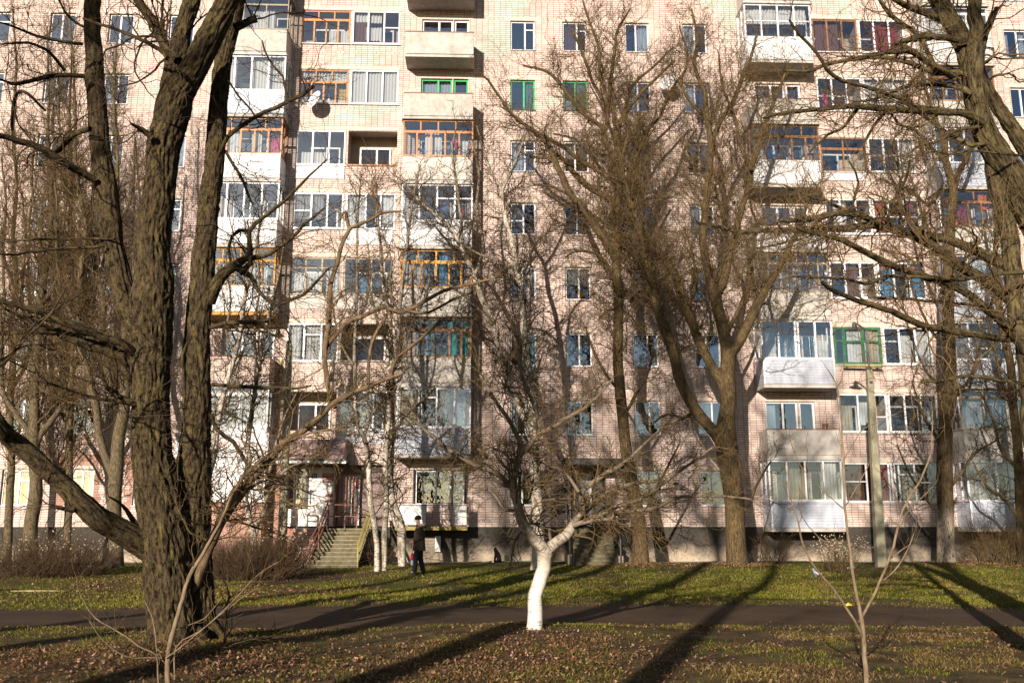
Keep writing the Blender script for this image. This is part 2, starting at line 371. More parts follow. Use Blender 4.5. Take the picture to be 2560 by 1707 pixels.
def window(u0, u1, z0, z1, fr='pvc', muls=(.55,), trans=(), cur=(), hole=True, w=-.10, name="window", label=None, lintel=True, sill=True, t=.06, glass=None, depth=.06):
    """cur: list of (material, frac0, frac1, zfrac0, zfrac1)"""
    if hole: HOLES.append((u0, u1, z0, z1))
    o = frame(MB(), u0, u1, z0, z1, w, muls, trans, t, depth).build(name, M[fr], BLD)
    if label: o["label"] = label
    pane(u0 + .01, u1 - .01, z0 + .01, z1 - .01, w - .03, o, glass)
    for c in cur:
        a, b, c0, c1 = c[1:]
        curtain("curtain", u0 + a * (u1 - u0), u0 + b * (u1 - u0), z0 + c0 * (z1 - z0), z0 + c1 * (z1 - z0), w - U(.14, .22), CLOTH[c[0]], o)
    if lintel: MB().box(u0 - .22, u1 + .22, -.006, .05, z1 + .02, z1 + .15).build("lintel", M['lintel'], o)
    if sill: MB().box(u0 - .02, u1 + .02, -.05, .10, z0 - .035, z0 - .004).build("sill", M['dark_metal'] if fr != 'pvc' else M['grey_panel'], o)
    return o

# ---- plain wall windows: four columns of the middle wall, and the side walls
CU = [-.07, 2.22, 4.98, 7.55]
special = {(1, 0): dict(fr='bright_green', muls=(.55,), cur=[('green', .55, .98, 0, 1)], label="window with bright green frame and green curtain"),
           (1, 1): dict(fr='bright_green', muls=(.5,), cur=[('green', .5, .98, 0, 1), ('white', .1, .5, 0, .4)], label="window with bright green frame and green curtain"),
           (4, 2): dict(fr='wood_brown', muls=(.5,), label="window with old brown wooden frame"), (4, 3): dict(fr='wood_brown', muls=(.5,), cur=[('white', .3, .55, 0, 1)]),
           (5, 0): dict(muls=(.5,), cur=[('teal', .84, .97, 0, 1)], label="white window with teal edge"), (5, 1): dict(muls=(.52,), cur=[('teal', .5, .64, 0, 1)], label="white window with teal curtain strip"),
           (1, 2): dict(muls=(.48,), cur=[('white', .02, .46, 0, 1)]), (1, 3): dict(muls=(.42,), cur=[('white', .02, .40, 0, 1)]),
           (0, 3): dict(muls=(.5,), cur=[('white', .02, .55, 0, 1)]), (0, 2): dict(muls=(.46,), cur=[('white', .5, .98, .1, 1)]),
           (0, 0): dict(muls=(.6,), trans=[(1, .72)], cur=[('white', .35, .5, 0, .12)]), (0, 1): dict(muls=(.6,), trans=[(1, .72)], cur=[('brown', .02, .6, 0, 1)]),
           (3, 0): dict(muls=(.52,), trans=[(0, .45)], cur=[('grey', .02, .5, .3, 1)]), (7, 0): dict(muls=(.45,), cur=[('yellow', .4, .9, .2, .8)])}
for r in range(8):
    for c, u in enumerate(CU):
        if r == 7 and c == 1: continue
        kw = special.get((r, c))
        if kw is None:
            a = random.choice([.46, .5, .54, .58]); kw = dict(muls=(a,), trans=[(1, .7)] if random.random() < .35 else ())
            q = random.random()
            if q < .3: kw['cur'] = [('white', .02, a - .05, U(0, .2), 1)]
            elif q < .5: kw['cur'] = [('white', .05, .35, 0, 1), ('white', .75, .97, 0, 1)]
            elif q < .65: kw['cur'] = [('cream', .02, .98, .5, 1)]
            elif q < .8: kw['cur'] = [('grey', a, .98, 0, 1)]
        window(u, u + 1.07, ZF(r) + .80, ZF(r) + 2.20, **kw)
for r in range(-1, 8):
    for u in (-22.76, -20.0, -17.5, -14.9) + ((22.05, 24.4) if True else ()):
        if r == -1 and u < 20: continue
        if r in (6, 7) and u == -17.5:
            pass
        a = random.choice([.46, .5, .56]); q = random.random()
        cur = [('white', .02, a, 0, 1)] if q < .35 else ([('white', .05, .3, 0, 1), ('white', .7, .95, 0, 1)] if q < .6 else ())
        if r == 7 and u == -20.0: cur = [('green', .62, .98, 0, 1), ('white', .1, .6, 0, 1)]
        window(u, u + 1.07, ZF(r) + .80, ZF(r) + 2.20, muls=(a if not (r == 7 and u == -20) else .6,), cur=cur, trans=[(1, .7)] if random.random() < .3 else ())

# red brick showing where the facing fell off round two ground floor windows
for u, top in ((-17.5, .75), (-14.9, .55)):
    mb = MB(); z0, z1 = ZF(7) + .80, ZF(7) + 2.20
    for k in range(14):
        zz = z0 - .15 + k * .155; l = U(.12, .42); rr = U(.1, .35)
        mb.box(u - l, u - .03, -.012 - .001 * (k % 3), .02, zz, zz + .154); mb.box(u + 1.10, u + 1.07 + rr, -.012 - .001 * (k % 3), .02, zz, zz + .154)
    for k in range(4): mb.box(u - U(.3, .5), u + 1.07 + U(.1, .4), -.016, .02, z1 + .16 + k * .1, z1 + .16 + k * .1 + .099)
    mb.build("wall_patch", M['redbrick'], BLD)["label"] = "bare red brick patch round the ground floor window"

# ---- loggias: an opening in the wall, a room behind it, a glazing in front
def loggia_room(u0, u1, z0, z1, zf, win=True):
    """recess 1.0 m deep with its back wall, window and door"""
    mb = MB(); y = 1.0
    mb.quad((u0 - .02, y, zf), (u1 + .02, y, zf), (u1 + .02, y, z1 + .15), (u0 - .02, y, z1 + .15))
    mb.quad((u0 - .02, .26, zf), (u0 - .02, y, zf), (u0 - .02, y, z1 + .15), (u0 - .02, .26, z1 + .15)); mb.quad((u1 + .02, y, zf), (u1 + .02, .26, zf), (u1 + .02, .26, z1 + .15), (u1 + .02, y, z1 + .15))
    mb.quad((u0 - .02, .26, zf), (u1 + .02, .26, zf), (u1 + .02, y, zf), (u0 - .02, y, zf)); mb.quad((u0 - .02, y, z1 + .15), (u1 + .02, y, z1 + .15), (u1 + .02, .26, z1 + .15), (u0 - .02, .26, z1 + .15))
    o = mb.build("loggia", M['loggia_wall'], BLD)
    if win:
        a = u0 + (u1 - u0) * .18; b = a + 1.35
        f = frame(MB(), a, b, zf + .75, zf + 2.15, -.93, (.55,), (), .07, .05).build("inner_window", M['pvc'], o)
        MB().quad((a, .99, zf + .75), (b, .99, zf + .75), (b, .99, zf + 2.15), (a, .99, zf + 2.15)).build("inner_pane", M['dark_glass'], o)
    return o
g = NG("dark_room_glass"); g.bsdf((.015, .02, .03), .05, None, .6); M['dark_glass'] = g.m

def glazing(name, u0, u1, z0, z1, w, fr, muls, trans=(), cur=(), t=.06, top=None, label=None, glass='glass_thin', cback=.12):
    """top: (height of a row of top lights, mullions of that row)"""
    mb = MB()
    if top:
        zt = z1 - top[0]; frame(mb, u0, u1, z0, zt, w, muls, trans, t); frame(mb, u0, u1, zt + .003, z1, w, top[1], (), t * .8)
    else: frame(mb, u0, u1, z0, z1, w, muls, trans, t)
    o = mb.build(name, M[fr], BLD); pane(u0 + .01, u1 - .01, z0 + .01, z1 - .01, w - .03, o, M[glass])
    if label: o["label"] = label
    for c in cur:
        a, b, c0, c1 = c[1:]
        curtain("curtain", u0 + a * (u1 - u0), u0 + b * (u1 - u0), z0 + c0 * (z1 - z0), z0 + c1 * (z1 - z0), w - cback - U(0, .1), CLOTH[c[0]], o)
    return o

THIRD = (.333, .667); ALL_W = [('white', .02, .98, 0, 1)]
LOG = {}   # (section, row) -> (left spec, right spec)
LOG['C'] = {0: (dict(fr='wood_orange', muls=(.25, .5, .75), top=(.42, THIRD), cur=[('white', .55, .95, 0, .45), ('white', .02, .3, 0, .15)], label="loggia glazing of orange varnished wood"), dict(fr='pvc', muls=THIRD, trans=[(2, .5)], cur=[('white', .15, .62, .15, .55), ('white', .05, .6, .7, 1), ('brown', .02, .3, 0, .7)])),
            1: (dict(fr='wood_orange', muls=(.25, .5, .75), top=(.55, THIRD), cur=[('white', .02, .98, .66, 1), ('white', .02, .98, 0, .16), ('yellow', .78, .97, .16, .5)], label="loggia glazing of orange varnished wood"), dict(fr='pvc', muls=THIRD, cur=ALL_W)),
            2: (dict(fr='pvc', muls=THIRD, cur=[('white', .1, .6, 0, .4)]), None),
            3: (dict(fr='pvc', muls=(.36, .68), trans=[(0, .5)], cur=[('grey', .02, .6, .3, 1)]), dict(fr='pvc', muls=(.4, .7), cur=[('white', .02, .38, 0, 1), ('white', .72, .98, 0, 1)])),
            4: (dict(fr='wood_grey', muls=(.3, .62), trans=[(-1, .72)], cur=[('white', .05, .6, .1, .6), ('white', .7, .95, 0, .7)], label="loggia glazing of old grey wood"), dict(fr='wood_grey', muls=(.28, .55, .8), cur=[('blue', .3, .6, .1, .5)], label="loggia glazing of old grey wood")),
            5: (dict(fr='pvc', muls=THIRD, trans=[(1, .7)], cur=[('white', .3, .75, 0, 1), ('white', .02, .25, 0, 1)]), None),
            6: (None, dict(fr='pvc', muls=THIRD, trans=[(1, .72)], cur=[('grey', .02, .3, 0, 1), ('cream', .4, .62, 0, 1)]))}
LOG['G'] = {0: (dict(fr='wood_brown', muls=THIRD, cur=[('brown', .1, .6, 0, 1)]), dict(fr='pvc', muls=THIRD, cur=[('burgundy', .3, .9, 0, .9)])),
            1: (dict(fr='pvc', muls=THIRD, cur=[('pink', .15, .25, 0, .55)]), dict(fr='pvc', muls=THIRD, trans=[(0, .4)], cur=[('white', .02, .98, 0, 1)])),
            2: (dict(fr='wood_brown', muls=(.5,), top=(.5, (.5,)), cur=[('cream', .4, .98, 0, .4)], label="loggia glazing of dark brown wood"), dict(fr='pvc', muls=THIRD, cur=[('white', .75, .98, 0, 1)])),
            3: (dict(fr='pvc', muls=THIRD, cur=[('white', .2, .5, .2, 1)]), dict(fr='pvc', muls=THIRD, trans=[(-1, .5)], cur=[('orange', .05, .3, 0, 1), ('burgundy', .7, .9, 0, 1)])),
            4: (dict(fr='pvc', muls=THIRD, trans=[(1, .5)], cur=[('brown', .36, .64, 0, 1)]), dict(fr='pvc', muls=THIRD, cur=[('orange', .02, .98, .86, 1), ('blue', .02, .3, 0, .84), ('blue', .72, .95, 0, .84)], label="loggia glazing with orange blind along the top")),
            5: (dict(fr='green', muls=(.22, .62), trans=[(-1, .62)], t=.10, cur=[('white', .3, .6, 0, 1), ('cream', .7, .98, 0, 1)], label="loggia glazing with flaking green frame"), dict(fr='pvc', muls=THIRD, cur=[('white', .4, .6, 0, .8), ('white', .7, .97, 0, .9)])),
            6: (dict(fr='pvc', muls=(.4, .75), trans=[(2, .4)], cur=[('cream', .05, .3, 0, .7), ('white', .45, .7, .2, .8)]), dict(fr='pvc', muls=THIRD, cur=[('white', .75, .9, 0, .6)])),
            7: (dict(fr='pvc', muls=(.47, .93), trans=[(0, .52)], cur=[('brown', .02, .44, 0, 1), ('burgundy', .48, .98, 0, 1)], label="loggia glazing with burgundy curtains"), dict(fr='pvc', muls=(.1, .42, .75), trans=[(1, .7), (2, .5)], cur=[('cream', .2, .5, 0, .7)]))}
SEC = {'C': ((-9.17, -7.08), (-6.98, -4.90)), 'G': ((13.37, 15.38), (15.44, 17.48))}
for s, rows in LOG.items():
    for r in range(-1, 8):
        zf = ZF(r); z0, z1 = zf + .95, zf + 2.52
        if s == 'C' and r == 7: continue
        l, rr = rows.get(r, (dict(fr='pvc', muls=THIRD), dict(fr='pvc', muls=THIRD)))
        for (u0, u1), sp in zip(SEC[s], (l, rr)):
            HOLES.append((u0, u1, z0, z1)); lo = loggia_room(u0, u1, z0, z1, zf)
            if sp is not None:
                glazing("loggia_glazing", u0 + .005, u1 - .005, z0 + .004, z1 - .004, -.03 if sp['fr'] != 'pvc' else .035, **sp)
                MB().box(u0 - .03, u1 + .03, -.075, -.037, z0 - .045, z0 - .003).build("sill", M['white_panel'] if sp['fr'] == 'pvc' or r == 0 else M['concrete'], BLD)
            elif r != 6:
                MB().box(u0 - .02, u1 + .02, -.05, .14, z0, z0 + .05).build("sill", M['wood_orange'] if r == 2 else M['concrete'], lo)
        (a, _), (_, b) = SEC[s]
        MB().box(a - .06, b + .06, -.02, .05, z1 + .03, z1 + .20).build("lintel", M['lintel'], BLD)
def panel(u0, u1, z0, z1, mat, w=.03, d=.05): return MB().box(u0, u1, -w, -w + d, z0, z1).build("panel", M[mat], BLD)
panel(-9.17, -7.1, ZF(2) + .35, ZF(2) + .90, 'white_panel'); panel(-6.96, -5.0, ZF(3) + .30, ZF(3) + .90, 'white_panel'); panel(-9.17, -5.0, ZF(4) + .32, ZF(4) + .90, 'pale_concrete'); panel(-6.96, -5.0, ZF(6) + .42, ZF(6) + .90, 'white_panel')
panel(13.5, 15.3, ZF(2) + .55, ZF(2) + .90, 'white_panel')

# ---- projecting balconies
def balcony(u0, u1, r, par, gl=None, roof=None, win=None, label=None, wd=1.1, par_t=.05, slab_mat='concrete', side=None, ph=.95):
    zf = ZF(r); z0, z1 = zf + ph, zf + 2.55
    b = MB().box(u0, u1, -wd, -.001, zf - .20, zf - .05).box(u0 + .01, u1 - .01, -wd - .03, -wd, zf - .20, zf - .10).build("balcony", M[slab_mat], BLD)
    if label: b["label"] = label
    p = MB(); y = -wd
    p.box(u0 + .02, u1 - .02, y - .04, y - .04 + par_t, zf - .06, z0 - .02); p.box(u0 + .02, u0 + .02 + par_t, y + .012, -.002, zf - .045, z0 - .02); p.box(u1 - .02 - par_t, u1 - .02, y + .012, -.002, zf - .045, z0 - .02)
    if par == 'pale_concrete' or par == 'concrete':                    # seams between the sheets
        for k in (1, 2): x = u0 + (u1 - u0) * k / 3 + .05; p.box(x, x + .012, y - .047, y - .0405, zf, z0 - .03)
    p.build("parapet", M[par], b)
    MB().box(u0, u1, y - .06, y + .03, z0 - .017, z0 + .018).build("rail", M[{'siding': 'pvc', 'white_panel': 'pvc'}.get(par, 'wood_grey')] if gl else M['brown_rail'], b)
    if par == 'siding':
        for xa_, xb_ in ((u0 - .005, u0 + .06), (u1 - .06, u1 + .005)): MB().box(xa_, xb_, y - .052, y - .042, zf - .06, z0 - .02).build("corner_trim", M['pvc'], b)
    if gl:
        mb = MB(); t = gl.get('t', .06); fr = gl['fr']; yy = wd
        if gl.get('top'):
            zt = z1 - gl['top'][0]; frame(mb, u0, u1, z0 + .02, zt, yy, gl['muls'], gl.get('trans', ()), t); frame(mb, u0, u1, zt + .003, z1, yy, gl['top'][1], (), t * .8)
        else: frame(mb, u0, u1, z0 + .02, z1, yy, gl['muls'], gl.get('trans', ()), t)
        for x in (u0, u1 - .06):                                        # the two side lights
            mb.box(x, x + .06, -wd + .062, -.004, z1 - t, z1); mb.box(x, x + .06, -wd + .062, -.004, z0 + .02, z0 + .02 + t)
            for yv in (-wd + .5, -.065): mb.box(x + .003, x + .057, yv, yv + .055, z0 + .02 + t, z1 - t)
        f = mb.build("glazing_frame", M[fr], b)
        q = MB(); q.quad((u0 + .01, -wd + .03, z0), (u1 - .01, -wd + .03, z0), (u1 - .01, -wd + .03, z1), (u0 + .01, -wd + .03, z1))
        for x in (u0 + .03, u1 - .03): q.quad((x, -wd + .05, z0), (x, -.01, z0), (x, -.01, z1), (x, -wd + .05, z1))
        q.build("pane", M['glass_thin'], b)
        for c in gl.get('cur', ()):
            a, bb, c0, c1 = c[1:]; curtain("curtain", u0 + .07 + a * (u1 - u0 - .14), u0 + .07 + bb * (u1 - u0 - .14), z0 + c0 * (z1 - z0), z0 + c1 * (z1 - z0), wd - .14 - U(0, .15), CLOTH[c[0]], b)
        MB().box(u0 - .05, u1 + .05, -wd - .10, -.01, z1 + .004, z1 + .035).build("roof", M['white_panel' if fr == 'pvc' else 'dark_metal'], b)
    # window and door behind
    wfr, wl = (win or ('pvc', 'l')); a = u0 + .62 if wl == 'l' else u0 + .35
    HOLES.append((a, a + 1.35, zf + .80, zf + 2.2)); HOLES.append((a + 1.40, a + 2.05, zf + .02, zf + 2.2))
    mb = frame(MB(), a, a + 1.35, zf + .80, zf + 2.2, -.1, (.55,), (), .07); frame(mb, a + 1.40, a + 2.05, zf + .02, zf + 2.2, -.1, (), [(0, .36)], .08)
    f = mb.build("balcony_window", M[wfr], BLD); q = MB()
    for (x0, x1, zz) in ((a, a + 1.35, zf + .8), (a + 1.4, a + 2.05, zf + .02)): q.quad((x0, .135, zz), (x1, .135, zz), (x1, .135, zf + 2.2), (x0, .135, zf + 2.2))
    q.build("pane", M['glass'], f)
    q = random.random()
    if q < .7: curtain("curtain", a + .03, a + (1.3 if q < .3 else .5), zf + .82, zf + 2.18, -.3, CLOTH['white'], f)
    MB().box(a - .2, a + 2.25, -.006, .05, zf + 2.22, zf + 2.38).build("lintel", M['lintel'], f)
    return b

PV4 = dict(fr='pvc', muls=(.25, .5, .75)); PV4w = dict(PV4, cur=ALL_W)
WO = lambda fr, **k: dict(dict(fr=fr, muls=(.2, .4, .6, .8), top=(.5, (.25, .5, .75)), t=.06), **k)
B0, B1, D0, D1, F0, F1, H0, H1 = -12.35, -9.53, -4.56, -1.65, 10.0, 12.90, 17.87, 20.70
for u0, u1, n in ((B0, B1, 'b'), (D0, D1, 'd'), (F0, F1, 'f'), (H0, H1, 'h')):
    balcony(u0, u1, -1, 'concrete', label="balcony at the top edge of the view")
balcony(B0, B1, 0, 'concrete', WO('wood_grey', muls=THIRD, top=(.45, ()), t=.035, cur=[('white', .45, .8, 0, .6), ('white', .1, .3, .1, .8)]), label="balcony with thin old glazing over a concrete parapet")
balcony(B0, B1, 1, 'siding', dict(PV4, cur=[('white', .5, .98, 0, 1), ('white', .02, .25, 0, 1)]), label="balcony with white siding and white glazing")
balcony(B0, B1, 2, 'white_panel', WO('wood_orange', cur=[('white', .1, .4, 0, .6), ('white', .55, .7, 0, .7), ('pink', .8, .98, 0, .5)]), label="balcony with orange wooden glazing over white sheet")
balcony(B0, B1, 3, 'white_panel', PV4, label="balcony with white glazing over white sheet")
balcony(B0, B1, 4, 'white_panel', WO('wood_yellow', cur=[('white', .1, .45, 0, .7), ('white', .6, .9, 0, .7)]), label="balcony with ochre wooden glazing over white sheet", slab_mat='wood_yellow')
balcony(B0, B1, 5, 'brick', None, label="open balcony with brick patterned parapet")
balcony(B0, B1, 6, 'white_panel', WO('white_panel', muls=(.3, .6), top=(.3, ()), t=.07, cur=ALL_W), label="fully panelled white balcony above the shop")
balcony(D0, D1, 0, 'concrete', None, win=('pvc', 'l'), label="open balcony with pale parapet and rusty rail")
balcony(D0, D1, 1, 'concrete', None, win=('bright_green', 'l'), label="open balcony before a green framed window")
balcony(D0, D1, 2, 'pale_concrete', WO('wood_orange', muls=(.2, .4, .6, .8), top=(.5, (.25, .5, .75)), cur=[('white', .3, .55, 0, .8), ('pink', .70, .78, .3, .55), ('white', .8, .95, 0, .5)]), label="balcony with orange wooden glazing and grey top lights")
balcony(D0, D1, 3, 'white_panel', dict(PV4, trans=[(2, .62), (3, .62)], cur=[('white', .02, .2, 0, .5), ('pink', .86, .9, .2, .4)]), label="balcony with white glazing over smooth white sheet")
balcony(D0, D1, 4, 'concrete', WO('wood_yellow', muls=(.18, .3, .5, .68, .85), t=.075, cur=[('white', .2, .3, 0, .9), ('blue', .52, .66, 0, .9)]), label="balcony with ochre brown wooden glazing")
balcony(D0, D1, 5, 'concrete', WO('wood_brown', muls=(.3, .5, .7, .86), cur=[('teal', .40, .48, 0, .95), ('teal', .70, .82, 0, .95), ('teal', .88, .97, 0, .95)]), label="balcony with brown wooden glazing and teal curtains")
balcony(D0, D1, 6, 'siding', dict(PV4, muls=(.3, .34, .54, .78), trans=[(2, .75)], cur=[('cream', .05, .3, 0, 1), ('grey', .56, .75, 0, 1)]), label="lowest enclosed balcony of its stack with white siding")
balcony(F0, F1, 0, 'white_panel', dict(PV4, trans=[(-1, .5)], cur=[('white', .02, .98, .5, .98)]), label="balcony with white glazing in eight squares")
balcony(F0, F1, 1, 'pale_concrete', None, label="open balcony with pale parapet and white window")
balcony(F0, F1, 2, 'white_panel', WO('wood_brown', muls=(.2, .4, .6, .8), cur=[('cream', .02, .2, 0, 1)]), label="balcony with weathered brown wooden glazing")
balcony(F0, F1, 3, 'white_panel', None, label="open balcony with white sheet parapet")
balcony(F0, F1, 4, 'concrete', WO('wood_grey', muls=(.15, .28, .42, .56, .72, .86), top=(.42, (.15, .28, .42, .56, .72, .86)), t=.05, cur=[('white', .52, .64, 0, .75)]), label="balcony with many thin grey wooden lights")
balcony(F0, F1, 5, 'siding', dict(PV4, muls=(.24, .48, .52, .76), cur=[('white', .78, .97, 0, .5), ('white', .05, .2, 0, .7)]), label="balcony with bluish white siding crossed by branch shadows")
balcony(F0, F1, 6, 'concrete', None, win=('pvc', 'r'), label="open balcony with stained concrete parapet")
balcony(F0, F1, 7, 'siding', dict(PV4, cur=[('cream', .3, .52, 0, .8), ('white', .76, .98, 0, 1)]), label="ground floor balcony with bluish white siding")
balcony(H0, H1, 0, 'white_panel', WO('white_panel', muls=THIRD, top=(.3, ()), cur=ALL_W), label="white balcony behind the big limbs")
balcony(H0, H1, 1, 'concrete', WO('wood_brown'), label="brown glazed balcony behind the big limbs")
balcony(H0, H1, 2, 'siding', dict(PV4, muls=(.2, .45, .7), cur=[('blue', .02, .2, 0, 1), ('white', .5, .7, 0, .7)]), label="balcony with siding and one blue light")
balcony(H0, H1, 3, 'concrete', WO('wood_brown', cur=[('burgundy', .2, .4, 0, .7), ('orange', .6, .75, .5, 1)]), label="balcony with dark brown wooden glazing")
balcony(H0, H1, 4, 'siding', dict(PV4, muls=THIRD, cur=[('white', .3, .9, 0, .9)]), label="balcony with siding and three white lights")
balcony(H0, H1, 5, 'siding', dict(PV4, muls=(.22, .5, .74), trans=[(1, .3)], cur=[('grey', .02, .25, 0, 1), ('white', .8, .98, 0, .6)]), label="balcony with greyish siding")
balcony(H0, H1, 6, 'concrete', WO('wood_grey', muls=THIRD, top=(.3, THIRD), cur=[('white', .1, .35, 0, .8), ('white', .5, .6, 0, .9), ('cream', .7, .9, 0, .8)]), label="balcony with grey wooden glazing over concrete")
balcony(H0, H1, 7, 'siding', dict(PV4, muls=(.42, .6, .8), cur=[('white', .01, .41, 0, 1), ('cream', .8, .98, 0, 1)]), label="ground floor balcony with broad white panel")

# D ground floor: french window with metal sheets on a rusty rail
zf = ZF(7); HOLES.append((-3.86, -2.42, zf + .84, zf + 2.2)); HOLES.append((-2.36, -1.90, zf + .05, zf + 2.2))
mb = frame(MB(), -3.86, -2.42, zf + .84, zf + 2.2, -.1, (.58,), (), .07); frame(mb, -2.36, -1.90, zf + .05, zf + 2.2, -.1, (), [(0, .36)], .06)
o = mb.build("balcony_window", M['pvc'], BLD)
MB().quad((-3.86, .135, zf + .84), (-2.42, .135, zf + .84), (-2.42, .135, zf + 2.2), (-3.86, .135, zf + 2.2)).quad((-2.36, .135, zf), (-1.9, .135, zf), (-1.9, .135, zf + 2.2), (-2.36, .135, zf + 2.2)).build("pane", M['glass'], o)
curtain("curtain", -2.34, -1.92, zf + .85, zf + 2.15, -.22, CLOTH['blue'], o); curtain("curtain", -2.75, -2.48, zf + .9, zf + 2.1, -.3, CLOTH['cream'], o)
MB().box(-2.31, -1.95, .11, .14, zf + .12, zf + .75).build("door_panel", M['white_panel'], o)
MB().box(-4.0, -1.7, -.006, .05, zf + 2.22, zf + 2.42).build("lintel", M['lintel'], o)
for x in (-3.90, -2.40, -1.86): MB().tube([(x, -.06, zf + .8), (x, -.06, zf + 2.24)], .018, 6).build("grille_bar", M['dark_metal'], o)
b = MB().box(D0 + .05, D1 - .1, -1.05, -.001, zf - .14, zf + .0).build("balcony", M['old_board'], BLD); b["label"] = "ground floor balcony slab with metal sheets on its rail"
MB().box(D0 + .08, -3.32, -1.03, -1.0, zf + .06, zf + .84).build("parapet", M['grey_panel'], b); MB().box(-2.12, D1 - .12, -1.03, -1.0, zf + .06, zf + .84).build("parapet", M['grey_panel'], b)
mb = MB()
for z in (.03, .80, .88): mb.tube([(D0 + .08, -1.05, zf + z), (D1 - .12, -1.05, zf + z)], .012, 6)
for x in (D0 + .08, -3.32, -2.72, D1 - .12): mb.tube([(x, -1.05, zf), (x, -1.05, zf + .92)], .012, 6)
for k in range(6): y = -.98 + k * .17; mb.tube([(D1 - .11, y, zf), (D1 - .11, y, zf + .90)], .009, 5); mb.tube([(D0 + .07, y, zf), (D0 + .07, y, zf + .90)], .009, 5)
mb.build("rail", M['brown_rail'], b)
mb = MB()
for k in range(10): mb.box(-3.75, -3.05, -.02 - .0, .0, .62 + k * .055, .655 + k * .055)
v = mb.build("vent_grille", M['wood_grey'], BLD); MB().box(-3.03, -2.80, -.07, -.002, .60, 1.20).build("meter_box", M['grey_panel'], BLD)

# two entrances
HOLES.append((-9.05, -5.05, ZF(7) - .02, 3.95)); HOLES.append((2.35, 3.75, ZF(7) - .02, 3.85))
def room_box(u0, u1, z0, z1, dep, mat):
    mb = MB(); mb.quad((u0, dep, z0), (u1, dep, z0), (u1, dep, z1), (u0, dep, z1)); mb.quad((u0, .25, z0), (u0, dep, z0), (u0, dep, z1), (u0, .25, z1)); mb.quad((u1, dep, z0), (u1, .25, z0), (u1, .25, z1), (u1, dep, z1))
    mb.quad((u0, .25, z1), (u0, dep, z1), (u1, dep, z1), (u1, .25, z1)); mb.quad((u0, .0, z0), (u1, .0, z0), (u1, dep, z0), (u0, dep, z0)); return mb.build("porch", M[mat], BLD)
po = room_box(-9.05, -5.05, ZF(7) - .02, 3.95, .55, 'loggia_wall')
# shop door: glazed light and white leaf
d = frame(MB(), -8.95, -7.02, 1.58, 3.88, -.18, (.18, .48), (), .07).build("door", M['pvc'], BLD); d["label"] = "white shop door with a glazed side and notices"
MB().box(-8.0, -7.10, .20, .22, 1.66, 3.80).build("door_leaf", M['white_paint'], d); pane(-8.88, -8.02, 2.25, 3.80, -.21, d); MB().box(-8.88, -8.02, .20, .22, 1.66, 2.24).build("door_panel", M['white_paint'], d)
MB().tube([(-8.0, .13, 2.45), (-8.0, .13, 3.0)], .02, 6).build("handle", M['grey_panel'], d)
# steel entrance door, barred partition
d = MB().box(-5.95, -5.10, .28, .33, 1.58, 3.70).build("door", M['door_brown'], BLD); d["label"] = "brown steel double door with raised panels"
mb = MB()
for (a, b_) in ((-5.88, -5.56), (-5.49, -5.17)):
    for (z0, z1) in ((1.75, 2.15), (2.25, 3.0), (3.1, 3.55)): frame(mb, a, b_, z0, z1, -.262, (), (), .04, .018)
mb.build("door_moulding", M['door_brown'], d)
MB().box(-6.00, -5.05, .20, .30, 3.71, 3.94).build("transom", M['dark_metal'], d)
mb = MB()
for x in (-6.88, -6.74, -6.60, -6.46, -6.32, -6.2): mb.box(x, x + .05, -.02, .03, 1.57, 3.94)
mb.box(-7.02, -6.93, -.05, .2, 1.57, 3.945)
mb.build("grille_bar", M['brown_rail'], BLD)
MB().box(-6.9, -6.05, .36, .40, 1.6, 3.6).build("partition", M['white_panel'], BLD)
# canopy over the shop door with a sloping purple brown fascia
mb = MB(); mb.add([(-9.0, -1.35, 4.12), (-6.55, -1.35, 4.12), (-6.55, -.02, 4.12), (-9.0, -.02, 4.12), (-9.0, -1.30, 4.85), (-6.55, -.45, 4.95), (-6.55, -.02, 4.95), (-9.0, -.02, 4.95)], [(0, 3, 2, 1), (4, 5, 6, 7), (0, 1, 5, 4), (1, 2, 6, 5), (2, 3, 7, 6), (3, 0, 4, 7)])
cn = mb.build("canopy", M['fascia'], BLD); MB().box(-9.05, -6.45, -1.40, -.01, 4.0, 4.116).build("canopy_edge", M['dark_metal'], cn); MB().box(-9.06, -6.40, -1.43, -1.405, 3.93, 4.02).build("canopy_trim", M['white_panel'], cn)
MB().box(-9.12, -8.95, -1.0, -.80, .2, 3.99).build("pier", M['redbrick'], cn)
# shop extension under the left balcony stack
ex = MB().box(B0 - .5, B1 + .05, -1.25, -.003, 2.48, 4.18).build("shop_extension", M['white_paint'], BLD); ex["label"] = "white shop extension with red lettering over a red brick base"
MB().box(B0 - .45, B1 + .0, -1.20, -.003, .0, 2.477).build("extension_base", M['redbrick'], ex)
MB().box(B0 - .6, B1 + .13, -1.33, -.002, 4.183, 5.10).build("fascia_board", M['white_panel'], ex)
def text(s, size, loc, mat, parent, name="lettering", extr=.004, rot=(math.pi / 2, 0, 0), align='LEFT'):
    c = bpy.data.curves.new(name, 'FONT'); c.body = s; c.size = size; c.extrude = extr; c.align_x = align; c.materials.append(mat)
    t = bpy.data.objects.new(name, c); COL.objects.link(t); me = bpy.data.meshes.new_from_object(t.evaluated_get(bpy.context.evaluated_depsgraph_get())); bpy.data.objects.remove(t)
    o = bpy.data.objects.new(name, me); COL.objects.link(o); o.parent = parent; o.location = loc; o.rotation_euler = rot; return o
M['red_ink'] = mottled("faded_red_ink", (.55, .12, .10), .2, .6, 20, .3)
text("КА  ХУТ", .30, (-11.35, -1.335, 4.55), M['red_ink'], ex)
